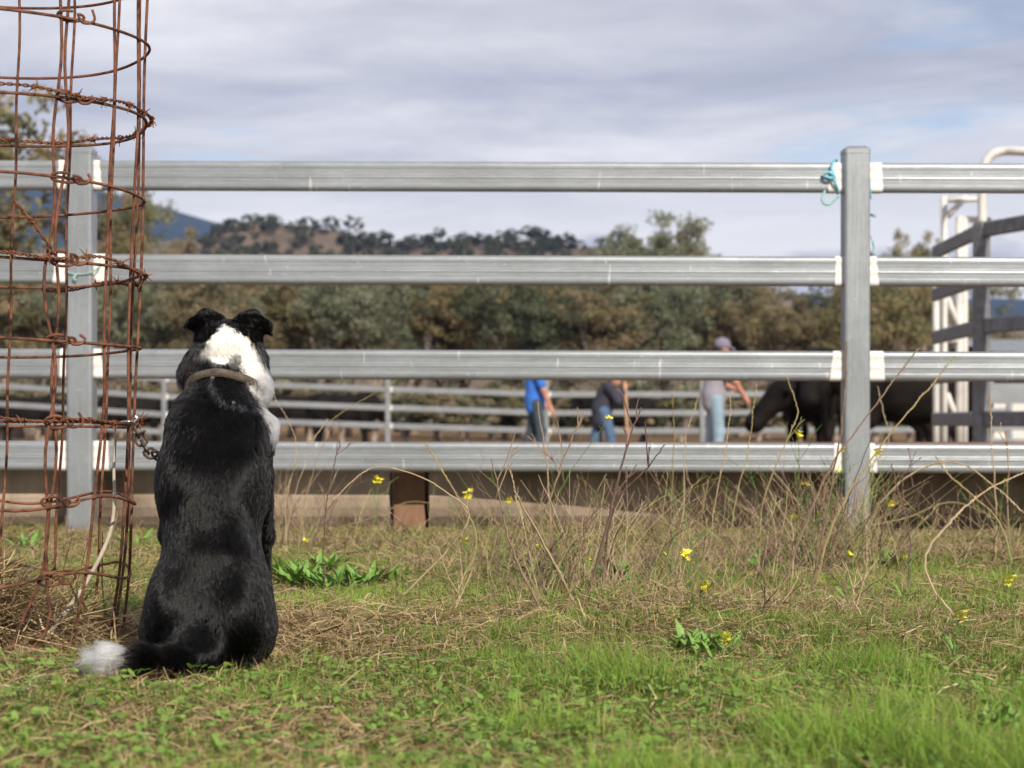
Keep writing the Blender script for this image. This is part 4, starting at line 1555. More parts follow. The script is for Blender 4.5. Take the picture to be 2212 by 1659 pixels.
# ------------------------------------------------------------------ people
def hand(wr, d, side, sgn=1, curl=0.5):
    """palm, four fingers and a thumb from wrist wr pointing along d"""
    wr, d = Vector(wr), Vector(d).normalized()
    s = Vector(side).normalized()
    nrm = d.cross(s).normalized()
    P = [('c', tuple(wr), tuple(wr + d * 0.05), 0.028, 0.034), ('c', tuple(wr + d * 0.04 - s * 0.02), tuple(wr + d * 0.075 - s * 0.02), 0.022, 0.018), ('c', tuple(wr + d * 0.04 + s * 0.02), tuple(wr + d * 0.075 + s * 0.02), 0.022, 0.018)]
    for i, (o, l) in enumerate(((-0.030, 0.062), (-0.010, 0.074), (0.010, 0.078), (0.029, 0.068))):
        a = wr + d * 0.085 + s * o
        b = a + (d * (1 - 0.4 * curl) + nrm * curl * 0.6).normalized() * l * 0.55
        c = b + (d * (1 - curl) + nrm * curl).normalized() * l * 0.5
        P += [('c', tuple(a), tuple(b), 0.0095, 0.009, -0.004), ('c', tuple(b), tuple(c), 0.009, 0.0075, -0.004)]
    a = wr + d * 0.03 + s * 0.032
    b = a + (d * 0.6 + s * 0.7 + nrm * 0.3).normalized() * 0.035
    c = b + (d * 0.9 + s * 0.2 + nrm * 0.5).normalized() * 0.03
    P += [('c', tuple(a), tuple(b), 0.012, 0.010, -0.006), ('c', tuple(b), tuple(c), 0.010, 0.008, -0.004)]
    return P


def person(x, Y, z0, J, shirt_c, jean_c, label, long_sleeve=False, cap_c=None, hair_c=(0.05, 0.03, 0.02), hem=0.0):
    """J: joints in metres relative to the feet; x to the right, y away from the camera, z up"""
    root = empty('person', (x, Y, z0), label, 'person', 'men working in the yard')
    o = Vector((x, Y, z0))
    g = {k: tuple(o + Vector(v)) for k, v in J.items() if hasattr(v, '__len__')}
    hd = Vector(g['head'])
    face = Vector(J['look']).normalized()
    skin = [('e', tuple(hd), (0.092, 0.078, 0.112), None), ('e', tuple(hd + face * 0.035 - Vector((0, 0, 0.06))), (0.062, 0.055, 0.06), None), ('c', tuple(hd - Vector((0, 0, 0.06))), g['neck'], 0.055, 0.062),
            ('c', tuple(hd + face * 0.088 + Vector((0, 0, 0.0))), tuple(hd + face * 0.108 - Vector((0, 0, 0.032))), 0.010, 0.016, -0.01)]
    for sy in (-1, 1):
        sd = Vector((-face.y, face.x, 0)) * sy
        skin += [('e', tuple(hd + sd * 0.078 - Vector((0, 0, 0.01))), (0.022, 0.014, 0.032), None, -0.01)]
    skin += [('c', g['chest'], g['pelvis'], 0.12, 0.115), ('c', g['shL'], g['shR'], 0.065, 0.065)]
    for s in 'LR':
        skin += [('c', g['sh' + s], g['el' + s], 0.052, 0.043), ('c', g['el' + s], g['wr' + s], 0.042, 0.029)]
        dirn = (Vector(g['wr' + s]) - Vector(g['el' + s]))
        skin += hand(g['wr' + s], dirn, (0, -1, 0.1), curl=J.get('curl' + s, 0.5))
        skin += [('c', g['hip' + s], g['kn' + s], 0.078, 0.056), ('c', g['kn' + s], g['an' + s], 0.054, 0.040), ('c', g['an' + s], tuple(Vector(g['an' + s]) + face * 0.12 - Vector((0, 0, 0.05))), 0.040, 0.035)]
    sdf_mesh('body', skin, 0.0115, 0.03, M['skin'], root)
    sm = noisy('shirt_cloth', tuple(c * 0.8 for c in shirt_c), shirt_c, 8, 0.85, bump=0.3, bscale=14)
    sh = [('c', g['chest'], g['pelvis'], 0.150, 0.150), ('c', g['shL'], g['shR'], 0.085, 0.085), ('c', g['pelvis'], tuple(Vector(g['pelvis']) - Vector((0, 0, 0.06 + hem))), 0.150, 0.152), ('c', g['chest'], tuple((Vector(g['chest']) + Vector(g['neck'])) / 2), 0.12, 0.075)]
    for s in 'LR':
        a, b, c = Vector(g['sh' + s]), Vector(g['el' + s]), Vector(g['wr' + s])
        if long_sleeve:
            sh += [('c', tuple(a), tuple(b), 0.075, 0.066), ('c', tuple(b), tuple(c), 0.064, 0.048)]
        else:
            sh += [('c', tuple(a), tuple(a + (b - a) * 0.72), 0.076, 0.070)]
    sdf_mesh('shirt', sh, 0.016, 0.045, sm, root)
    jm = noisy('trouser_denim', tuple(c * 0.75 for c in jean_c), jean_c, 10, 0.85, bump=0.3, bscale=16)
    tr = [('e', g['pelvis'], (0.135, 0.145, 0.12), None)]
    for s in 'LR':
        tr += [('c', g['hip' + s], g['kn' + s], 0.100, 0.078), ('c', g['kn' + s], tuple(Vector(g['an' + s]) - Vector((0, 0, 0.02))), 0.076, 0.070)]
    sdf_mesh('trousers', tr, 0.016, 0.04, jm, root)
    bm_ = noisy('boot_leather', (0.04, 0.025, 0.015), (0.10, 0.06, 0.04), 15, 0.6)
    for s in 'LR':
        an = Vector(g['an' + s])
        sdf_mesh('boot', [('c', tuple(an + Vector((0, 0, 0.05))), tuple(an - Vector((0, 0, 0.03))), 0.058, 0.055), ('c', tuple(an - Vector((0, 0, 0.045))), tuple(an + face * 0.15 - Vector((0, 0, 0.055))), 0.045, 0.040)], 0.014, 0.03, bm_, root)
    hm_ = noisy('hair', tuple(c * 0.7 for c in hair_c), hair_c, 40, 0.6)
    sdf_mesh('hair', [('e', tuple(hd - face * 0.015 + Vector((0, 0, 0.02))), (0.094, 0.082, 0.104), None), ('e', tuple(hd - face * 0.05 - Vector((0, 0, 0.03))), (0.055, 0.072, 0.075), None)], 0.012, 0.02, hm_, root)
    if cap_c:
        cm = noisy('cap_cloth', tuple(c * 0.85 for c in cap_c), cap_c, 20, 0.85)
        cp_ = [('e', tuple(hd + Vector((0, 0, 0.045))), (0.112, 0.098, 0.098), None)]
        for t in range(-3, 4):
            sd = Vector((-face.y, face.x, 0)) * (t * 0.022)
            cp_.append(('c', tuple(hd + face * 0.07 + sd + Vector((0, 0, 0.052))), tuple(hd + face * (0.185 - 0.004 * t * t) + sd + Vector((0, 0, 0.022 - 0.002 * t * t))), 0.012, 0.010, -0.012))
        sdf_mesh('cap', cp_, 0.011, 0.02, cm, root)
    return root


# man in the blue shirt, walking to the right
X1, Y1, Z1 = fx(1157, 28.6), 28.6, -0.215
J1 = dict(head=(0.03, 0, 1.60), look=(1, 0.25, -0.12), neck=(0.0, 0, 1.47), chest=(-0.01, 0, 1.28), pelvis=(-0.01, 0, 0.98), shL=(-0.02, 0.17, 1.40), shR=(0.02, -0.17, 1.40), elL=(0.02, 0.24, 1.13), wrL=(0.14, 0.22, 0.92),
          elR=(0.12, -0.22, 1.12), wrR=(0.24, -0.21, 0.83), hipL=(0, 0.08, 0.92), hipR=(0.01, -0.08, 0.92), knL=(-0.06, 0.09, 0.50), knR=(0.08, -0.09, 0.50), anL=(-0.20, 0.09, 0.09), anR=(0.06, -0.09, 0.09))
person(X1, Y1, Z1, J1, (0.045, 0.17, 0.60), (0.055, 0.075, 0.095), 'man in a bright blue shirt and dark jeans, leftmost of the three men', hem=0.05)
# man in the dark jacket, bent forward over a long stick
X2, Y2, Z2 = fx(1303, 28.0), 28.0, -0.215
J2 = dict(head=(0.155, 0, 1.30), look=(1, 0.1, -0.35), neck=(0.09, 0, 1.20), chest=(0.05, 0, 1.06), pelvis=(-0.02, 0, 0.84), shL=(0.05, 0.17, 1.16), shR=(0.09, -0.17, 1.15), elL=(0.18, 0.2, 0.98), wrL=(0.30, 0.10, 1.02),
          elR=(0.22, -0.21, 0.95), wrR=(0.31, -0.10, 1.12), curlR=0.95, curlL=0.8, hipL=(-0.01, 0.08, 0.80), hipR=(0, -0.08, 0.80), knL=(-0.10, 0.09, 0.44), knR=(0.10, -0.09, 0.46), anL=(-0.20, 0.09, 0.09), anR=(0.14, -0.09, 0.09))
person(X2, Y2, Z2, J2, (0.045, 0.045, 0.065), (0.09, 0.15, 0.26), 'man in a dark jacket leaning forward with a long stick, middle of the three', long_sleeve=True, hem=0.12)
mb = MB()
mb.tube([Vector((X2 + 0.318, Y2 - 0.13, Z2 + 1.24)), Vector((X2 + 0.35, Y2 - 0.13, Z2 + 0.6)), Vector((X2 + 0.395, Y2 - 0.14, Z2 + 0.0))], [0.024, 0.023, 0.020], 8)
tag(mb.build('walking_stick', M['cane'], None, smooth=True), 'long tan stick held upright by the man in the dark jacket', 'stick')
# man in the cap reaching toward the cow
X3, Y3, Z3 = fx(1546, 24.2), 24.2, -0.20
J3 = dict(head=(0.085, 0, 1.585), look=(1, 0.25, -0.25), neck=(0.03, 0, 1.44), chest=(0.005, 0, 1.24), pelvis=(-0.03, 0, 0.97), shL=(0.03, 0.17, 1.36), shR=(0.05, -0.17, 1.36), elL=(0.12, 0.22, 1.12), wrL=(0.28, 0.18, 1.05),
          elR=(0.24, -0.16, 1.14), wrR=(0.375, -0.10, 0.93), curlR=0.6, hipL=(-0.02, 0.08, 0.91), hipR=(-0.01, -0.08, 0.91), knL=(-0.04, 0.09, 0.50), knR=(0.03, -0.09, 0.49), anL=(-0.08, 0.09, 0.09), anR=(0.00, -0.09, 0.09))
person(X3, Y3, Z3, J3, (0.33, 0.31, 0.36), (0.28, 0.38, 0.47), 'man in a grey-mauve cap and grey shirt with pale jeans, reaching right', cap_c=(0.20, 0.18, 0.24), hem=0.04)


# ------------------------------------------------------------------ grass and litter
def col_row(X, Y):
    return CX + X / Y * F, HZ + CAMH * F / Y


def vnoise(x, y, seed):
    """smooth value noise 0..1"""
    g = np.random.default_rng(seed).uniform(0, 1, (64, 64))
    xi, yi = np.floor(x).astype(int), np.floor(y).astype(int)
    fx_, fy_ = x - xi, y - yi
    fx_, fy_ = fx_ * fx_ * (3 - 2 * fx_), fy_ * fy_ * (3 - 2 * fy_)
    a, b = g[xi % 64, yi % 64], g[(xi + 1) % 64, yi % 64]
    c, d = g[xi % 64, (yi + 1) % 64], g[(xi + 1) % 64, (yi + 1) % 64]
    return (a * (1 - fx_) + b * fx_) * (1 - fy_) + (c * (1 - fx_) + d * fx_) * fy_


def greenness(X, Y):
    px, py = col_row(X, Y)
    right = smoothstep(600, 1250, px)
    near = smoothstep(1385, 1470, py + 75 * right)
    g = near * (0.66 + 0.32 * right)
    band = smoothstep(1330, 1350, py) * (1 - smoothstep(1400, 1450, py))
    g = np.maximum(g, 0.05 + 0.72 * right * band)
    mid = smoothstep(1190, 1225, py) * (1 - smoothstep(1310, 1345, py))
    g = np.maximum(g, 0.86 * mid)
    far = 1 - smoothstep(1190, 1225, py)
    g = np.maximum(g, far * 0.55)
    g = g * (1 - 0.75 * smoothstep(0, 1, 1 - np.hypot((px - 430) / 330, (py - 1400) / 75)))     # worn straw round the dog
    n = 0.6 * vnoise(X * 3 + 20, Y * 3, 1) + 0.4 * vnoise(X * 9 + 20, Y * 9, 2)
    return np.clip(g + (n - 0.5) * 0.85, 0.03, 1)


def sample_ground(n, rng, y0=2.05, y1=7.30, p0=-650, p1=2850):
    Y = rng.uniform(y0, y1, n)
    px = rng.uniform(p0, p1, n)
    return (px - CX) / F * Y, Y


def blades(name, X, Y, H, Wd, lean, az, col, mat, label, cat=None, z=None, segs=3, curl=0.6):
    n = len(X)
    Z = gheight(X, Y) - 0.003 if z is None else z
    d = np.stack([np.cos(az), np.sin(az), np.zeros(n)], 1)
    fa = np.random.default_rng(3).uniform(0, 6.28, n)
    sd = np.stack([np.cos(fa), np.sin(fa), np.zeros(n)], 1)
    V = np.zeros((n, 2 * segs + 1, 3), np.float32)
    b = np.stack([X, Y, Z], 1)
    for k in range(segs + 1):
        u = k / segs
        c = b + d * (H * lean * (u ** (1 + curl)))[:, None]
        c[:, 2] += H * (u - 0.32 * lean * u * u)
        w = Wd * (1 - u) ** 0.6 * 0.5
        if k < segs:
            V[:, 2 * k] = c - sd * w[:, None]
            V[:, 2 * k + 1] = c + sd * w[:, None]
        else:
            V[:, 2 * segs] = c
    base = (np.arange(n) * (2 * segs + 1))[:, None]
    Q = np.concatenate([base + np.array([2 * k, 2 * k + 1, 2 * k + 3, 2 * k + 2]) for k in range(segs - 1)])
    T = base + np.array([2 * segs - 2, 2 * segs - 1, 2 * segs])
    C_ = np.repeat(col, 2 * segs + 1, axis=0)
    me = np_mesh(name, V.reshape(-1, 3), quads=Q, tris=T, mat=mat, col=C_)
    return tag(link(name, me), label, cat, None, 'stuff')


def green_cols(n, rng):
    a = np.array([[0.235, 0.355, 0.050], [0.190, 0.330, 0.045], [0.290, 0.385, 0.070], [0.140, 0.250, 0.040], [0.36, 0.37, 0.11]])
    return a[rng.choice(5, n, p=[.3, .28, .2, .12, .10])] * rng.uniform(0.75, 1.3, (n, 1))


def straw_cols(n, rng):
    a = np.array([[0.42, 0.30, 0.155], [0.34, 0.235, 0.12], [0.50, 0.39, 0.23], [0.21, 0.135, 0.075], [0.30, 0.235, 0.105]])
    return a[rng.choice(5, n, p=[.3, .25, .15, .18, .12])] * rng.uniform(0.7, 1.25, (n, 1))


rng = np.random.default_rng(21)
X, Y = sample_ground(390000, rng)
keep = rng.uniform(0, 1, len(X)) < greenness(X, Y) * np.clip(0.35 + 0.9 * (3.3 / Y), 0, 1)
X, Y = X[keep], Y[keep]
n = len(X)
px, py = col_row(X, Y)
tall = smoothstep(900, 1500, px) * smoothstep(1400, 1480, py)
tuft = smoothstep(0.42, 0.75, 0.55 * vnoise(X * 5 + 9, Y * 5, 5) + 0.45 * vnoise(X * 14, Y * 14, 6))
H = rng.uniform(0.010, 0.034, n) * (1 + 1.5 * tall * tuft * rng.uniform(0.3, 1.4, n)) * (0.8 + 0.7 * tuft)
blades('grass', X, Y, H, rng.uniform(0.0013, 0.0026, n), rng.uniform(0.05, 1.1, n), rng.uniform(0, 6.28, n), green_cols(n, rng) * (0.72 + 0.5 * vnoise(X * 2.2 + 5, Y * 2.2, 8))[:, None], M['grass'], 'short green grass over the foreground')

X, Y = sample_ground(190000, rng)
g = greenness(X, Y)
keep = rng.uniform(0, 1, len(X)) < np.clip(1.12 - g, 0.20, 1) * np.clip(0.4 + 0.8 * (3.4 / Y), 0, 1)
X, Y = X[keep], Y[keep]
n = len(X)
LL = rng.uniform(0.018, 0.075, n)
el = np.abs(rng.normal(0.0, 0.20, n))
az = rng.uniform(0, 6.28, n)
d = np.stack([np.cos(az) * np.cos(el), np.sin(az) * np.cos(el), np.sin(el)], 1)
sd = np.stack([-np.sin(az), np.cos(az), rng.normal(0, 0.4, n)], 1)
b = np.stack([X, Y, gheight(X, Y) + rng.uniform(0.001, 0.014, n)], 1)
w = rng.uniform(0.0005, 0.0014, n)[:, None]
mid = b + d * LL[:, None] * 0.5 + np.stack([rng.normal(0, .004, n), rng.normal(0, .004, n), rng.uniform(0, .006, n)], 1)
e = b + d * LL[:, None]
V = np.stack([b - sd * w, b + sd * w, mid - sd * w, mid + sd * w, e - sd * w * .6, e + sd * w * .6], 1).reshape(-1, 3)
bs = (np.arange(n) * 6)[:, None]
Q = np.concatenate([bs + np.array([0, 1, 3, 2]), bs + np.array([2, 3, 5, 4])])
me = np_mesh('straw_litter', V, quads=Q, mat=M['straw'], col=np.repeat(straw_cols(n, rng), 6, axis=0))
tag(link('straw_litter', me), 'dry straw and dead stems littering the ground', None, None, 'stuff')
# upright dry blades mixed through
X, Y = sample_ground(36000, rng)
n = len(X)
blades('dry_grass', X, Y, rng.uniform(0.015, 0.06, n), rng.uniform(0.001, 0.0022, n), rng.uniform(0.2, 1.3, n), rng.uniform(0, 6.28, n), straw_cols(n, rng), M['straw'], 'short dry grass blades among the green')

# clover: three round leaflets on a low stem
X, Y = sample_ground(3600, rng, 2.05, 3.2)
px, py = col_row(X, Y)
keep = rng.uniform(0, 1, len(X)) < np.clip(greenness(X, Y) * 1.2, 0, 1)
X, Y = X[keep], Y[keep]
n = len(X)
ang = np.linspace(0, 2 * np.pi, 7)[:-1]
hexa = np.stack([np.cos(ang), np.sin(ang)], 1)
Vs, Cs = [], []
r = rng.uniform(0.0035, 0.0065, n)
hz = gheight(X, Y) + rng.uniform(0.010, 0.034, n)
rot = rng.uniform(0, 6.28, n)
for k in range(3):
    a = rot + k * 2.094
    tx, ty = rng.normal(0, .35, n), rng.normal(0, .35, n)
    cx_, cy_ = X + np.cos(a) * r * 1.15, Y + np.sin(a) * r * 1.15
    for h in hexa:
        dx, dy = h[0] * r, h[1] * r
        Vs.append(np.stack([cx_ + dx, cy_ + dy, hz + dx * tx + dy * ty], 1))
V = np.stack(Vs, 1).reshape(-1, 3)
T = []
for l in range(3 * n):
    pass
idx = (np.arange(3 * n) * 6)[:, None]
Q = np.concatenate([idx + np.array([0, 1, 2, 3]), idx + np.array([0, 3, 4, 5])])
cc = np.array([[0.20, 0.32, 0.06]]) * rng.uniform(0.7, 1.35, (n, 1))
me = np_mesh('clover', V, quads=Q, mat=M['grass'], col=np.repeat(cc, 18, axis=0))
tag(link('clover', me), 'small round clover leaves low in the foreground grass', None, None, 'stuff')

# heap of dead stems in and round the foot of the guard
n = 3600
th = rng.uniform(0, 6.28, n)
rad = np.abs(rng.normal(0, 0.22, n))
gx, gy = gpt(0, 0).x, GD
X, Y = gx + rad * np.cos(th) + 0.03, gy + rad * np.sin(th) * 0.9
hh = 0.13 * np.exp(-(rad / 0.27) ** 2)
zb = gheight(X, Y) + rng.uniform(0, 1, n) * hh
LL = rng.uniform(0.05, 0.20, n)
el = rng.normal(0.12, 0.35, n)
az = rng.uniform(0, 6.28, n)
d = np.stack([np.cos(az) * np.cos(el), np.sin(az) * np.cos(el), np.sin(el)], 1)
sd = np.stack([-np.sin(az), np.cos(az), rng.normal(0, .5, n)], 1)
b = np.stack([X, Y, zb], 1)
e = b + d * LL[:, None]
e[:, 2] = np.maximum(e[:, 2], 0.0)
w = rng.uniform(0.0006, 0.0016, n)[:, None]
mid = (b + e) / 2 + rng.normal(0, .006, (n, 3))
V = np.stack([b - sd * w, b + sd * w, mid - sd * w, mid + sd * w, e - sd * w * .6, e + sd * w * .6], 1).reshape(-1, 3)
bs = (np.arange(n) * 6)[:, None]
Q = np.concatenate([bs + np.array([0, 1, 3, 2]), bs + np.array([2, 3, 5, 4])])
me = np_mesh('dead_stem_heap', V, quads=Q, mat=M['straw'], col=np.repeat(straw_cols(n, rng) * 0.85, 6, axis=0))
tag(link('dead_stem_heap', me), 'tangled heap of dead grass stems in the foot of the wire guard', None, None, 'stuff')

# pale branch leaning inside the guard
mb = MB()
bp = curve_pts([W(250, 928, 3.70), W(246, 1010, 3.68), W(247, 1080, 3.66), W(238, 1150, 3.63), W(205, 1225, 3.60), W(165, 1290, 3.57), W(118, 1352, 3.54), W(88, 1392, 3.52)], 6)
mb.tube(bp, list(np.linspace(0.0028, 0.0058, len(bp))), 7)
tag(mb.build('branch', M['wood_stick'], None, smooth=True), 'pale crooked branch leaning inside the wire guard', 'branch')

# ------------------------------------------------------------------ weeds
DRYC = [(0.28, 0.20, 0.13), (0.20, 0.135, 0.09), (0.38, 0.285, 0.175), (0.125, 0.078, 0.062), (0.29, 0.235, 0.105)]
GRNC = [(0.10, 0.19, 0.04), (0.14, 0.21, 0.05)]


def stalk(mb, pts, r0, col, rr, seeds=True, forks=0, n=5):
    P = curve_pts(pts, 6)
    m = len(P)
    P = [p + Vector((rr.gauss(0, .0012), rr.gauss(0, .0012), 0)) for p in P]
    mb.tube(P, [r0 * (1 - 0.62 * i / (m - 1)) for i in range(m)], n, col)
    if seeds:
        s0 = int(m * rr.uniform(0.45, 0.65))
        for i in range(s0, m - 1):
            for q in range(2):
                a = P[i].lerp(P[i + 1], q * 0.5)
                t = (P[i + 1] - P[i]).normalized()
                o = Vector((rr.choice((-1, 1)) * rr.uniform(.3, .7), rr.uniform(-.5, .5), 0)) + t * 1.6
                mb.tube([a, a + o.normalized() * rr.uniform(0.007, 0.013)], [r0 * 0.85, r0 * 0.25], 4, tuple(c * rr.uniform(.8, 1.2) for c in col), cap=False)
    for k in range(forks):
        i = rr.randint(int(m * 0.35), m - 3)
        t = (P[i + 1] - P[i]).normalized()
        o = (t + Vector((rr.choice((-1, 1)) * rr.uniform(.3, .9), rr.uniform(-.4, .4), rr.uniform(0, .3)))).normalized()
        L_ = rr.uniform(0.03, 0.11)
        a = P[i]
        e1 = a + o * L_ * .5
        e2 = a + o * L_ + Vector((0, 0, rr.uniform(-.005, .025)))
        mb.tube([a, e1, e2], [r0 * .6, r0 * .5, r0 * .35], 4, col)
        for q in range(rr.randint(0, 3)):
            f = e1.lerp(e2, rr.random())
            g_ = f + (o + Vector((rr.uniform(-.9, .9), rr.uniform(-.6, .6), rr.uniform(-.1, .7)))).normalized() * rr.uniform(.012, .035)
            mb.tube([f, g_], [r0 * .45, r0 * .3], 4, col)
            if seeds and rr.random() < .6:
                mb.tube([g_, g_ + (g_ - f).normalized() * .008], [r0 * .9, r0 * .3], 4, tuple(c * .75 for c in col))
    return P


def gy_of(py): return CAMH * F / (py - HZ)


def W_stem(pts, Y, dY=0.0):
    m = len(pts)
    out = []
    for i, (a, b) in enumerate(pts):
        out.append(W(a, b, Y + dY * i / max(m - 1, 1)))
    return out


# tall single stems read off the photograph: (points from base to tip, base radius, colour index, seed head, forks, label)
tall_stems = [
    ([(1250, 1318), (1200, 1222), (1155, 1140), (1112, 1062)], .0034, 2, False, 0, 'pale straight leaning dead stalk crossing the middle of the weeds'),
    ([(1258, 1316), (1290, 1215), (1318, 1110), (1345, 1000), (1368, 925), (1386, 880)], .0034, 3, False, 5, 'tall purple-brown branched stalk in front of the man with the stick'),
    ([(1300, 1290), (1318, 1130), (1345, 1065), (1400, 1010), (1435, 960)], .0028, 3, False, 3, 'brown forked stalk bending right below the man with the stick'),
    ([(1195, 1270), (1190, 1150), (1182, 1010), (1160, 868)], .0028, 0, False, 3, 'straight three-pronged dead stalk in front of the blue shirt'),
    ([(1120, 1290), (1150, 1180), (1195, 1060), (1230, 960), (1258, 900)], .0030, 1, False, 5, 'brown branching stalk leaning right beside the three-pronged one'),
    ([(1175, 1330), (1120, 1220), (1090, 1130), (1062, 990)], .0028, 1, False, 2, 'thin dark stalk leaning left in the middle weeds'),
    ([(1000, 1260), (1030, 1160), (980, 1060), (940, 990), (915, 955)], .0022, 4, True, 1, 'drooping seed stalk hooked at its tip left of the mid weeds'),
    ([(870, 1290), (1010, 1130), (960, 1060), (880, 1020), (800, 1012), (720, 1080)], .0020, 2, True, 0, 'arching dry grass stem over the timber block'),
    ([(690, 1150), (800, 1120), (880, 1085), (950, 1092), (985, 1110)], .0018, 4, True, 0, 'low arching seed stem in front of the left trough'),
    ([(700, 1280), (700, 1150), (712, 1050), (735, 950)], .0016, 3, True, 3, 'red-brown dock stem with small seeds right of the dog'),
    ([(592, 1180), (625, 1040), (700, 920), (855, 822)], .0015, 4, True, 0, 'long thin green-gold grass stem slanting to the far fence post'),
    ([(620, 1200), (618, 1090), (640, 960), (590, 850)], .0014, 2, True, 0, 'thin dry grass stem rising close beside the dog'),
    ([(610, 1190), (640, 1060), (680, 950), (708, 905)], .0014, 2, True, 0, 'pale grass stem bending right beside the dog'),
    ([(640, 1210), (660, 1080), (690, 980), (722, 912)], .0014, 2, True, 0, 'second pale grass stem bending right beside the dog'),
    ([(1750, 1290), (1780, 1130), (1812, 960), (1824, 850), (1830, 738)], .0024, 1, True, 0, 'tall dry stem rising straight up the face of the right post'),
    ([(1690, 1270), (1740, 1130), (1800, 1000), (1880, 890), (1940, 810), (1984, 752)], .0026, 1, True, 0, 'long dry stem slanting right across the right post'),
    ([(1760, 1270), (1800, 1130), (1870, 1010), (1950, 905), (2010, 835), (2062, 768)], .0026, 4, True, 0, 'longest dry stem slanting right towards the race fence'),
    ([(1830, 1180), (1870, 1030), (1918, 960), (1906, 880), (1896, 835)], .0020, 2, True, 0, 'crooked dry stem right of the right post'),
    ([(1640, 1240), (1650, 1080), (1700, 950), (1722, 890), (1700, 815)], .0018, 4, True, 1, 'thin grass stem left of the right post in front of the cow'),
    ([(1560, 1230), (1590, 1080), (1618, 960), (1634, 826)], .0018, 4, True, 0, 'straight yellow-green grass stem in front of the cow head'),
    ([(1470, 1230), (1478, 1080), (1480, 960), (1510, 850)], .0016, 2, True, 0, 'fine grass stem before the pale jeans'),
    ([(1440, 1230), (1450, 1080), (1456, 930), (1452, 850)], .0016, 4, True, 0, 'fine upright grass stem left of the pale jeans'),
    ([(1530, 1240), (1545, 1090), (1570, 960), (1580, 840)], .0016, 2, True, 0, 'fine pale grass stem in front of the capped man'),
    ([(1880, 1230), (1880, 1130), (1935, 1050), (2010, 1005), (2080, 1003), (2160, 1060), (2225, 1120)], .0030, 2, True, 0, 'thick golden arching grass stem right of the post'),
    ([(2060, 1330), (2015, 1270), (2000, 1200), (2060, 1120), (2130, 1060), (2220, 1018)], .0028, 2, True, 0, 'golden stem curving up from the grass at the right'),
    ([(2190, 1230), (2160, 1130), (2100, 1070), (2055, 1030), (2020, 985)], .0026, 4, True, 0, 'golden stem leaning left near the right edge'),
    ([(2150, 1220), (2152, 1090), (2142, 960), (2140, 855)], .0024, 2, True, 0, 'tall upright golden stem at the right edge'),
    ([(2185, 1220), (2175, 1090), (2178, 1000), (2172, 930)], .0022, 2, True, 1, 'shorter upright golden stem at the right edge'),
    ([(1880, 1135), (1960, 1118), (2050, 1085), (2130, 1110), (2215, 1165)], .0024, 4, True, 0, 'low yellow-green stem arching to the right edge'),
    ([(1960, 1280), (1965, 1150), (1945, 1080), (1925, 1000)], .0018, 3, True, 1, 'thin dark stem between the post and the golden arch'),
]
for i, (pts, r0, ci, sd_, fk, lab) in enumerate(tall_stems):
    rr = random.Random(100 + i)
    Yb = min(gy_of(pts[0][1]), 7.0)
    mb = MB()
    stalk(mb, W_stem(pts, Yb, rr.uniform(-0.15, 0.15)), r0 * 1.25, DRYC[ci], rr, sd_, fk)
    tag(mb.build('dry_weed', M['stem'], None, vcol=True), lab, 'weed', 'tall dry weed stems before the fence')


def dry_bush(px, py, n, hgt, spread, seed, label, green=0.1):
    """a clump of many thin dead stems"""
    rr = random.Random(seed)
    Yb = gy_of(py)
    base = W(px, py, Yb)
    root = empty('dry_weed_clump', base, label, 'weed', 'clumps of dry weeds before the fence')
    n = int(n * 1.05)
    for k in range(n):
        mb = MB()
        a = rr.uniform(0, 6.28)
        b0 = base + Vector((rr.gauss(0, spread * .35), rr.gauss(0, spread * .3), 0))
        b0.z = float(gheight(np.array(b0.x), np.array(b0.y))) - 0.005
        h = hgt * (0.25 + 0.75 * rr.random() ** 1.5)
        ln = rr.uniform(0.1, 1.1) * h
        p1 = b0 + Vector((math.cos(a) * ln * .46 + rr.gauss(0, .008), math.sin(a) * ln * .46, h * .48))
        p2 = b0 + Vector((math.cos(a) * ln, math.sin(a) * ln, h * rr.uniform(.75, 1.0)))
        col = rr.choice(GRNC) if rr.random() < green else rr.choice(DRYC)
        stalk(mb, [b0, p1, p2], rr.choice((.0008, .0009, .0011, .0014, .0022)), col, rr, rr.random() < .22, rr.choice((0, 0, 1, 2, 3)), n=4)
        mb.build('stem', M['stem'], root, vcol=True)
    return root


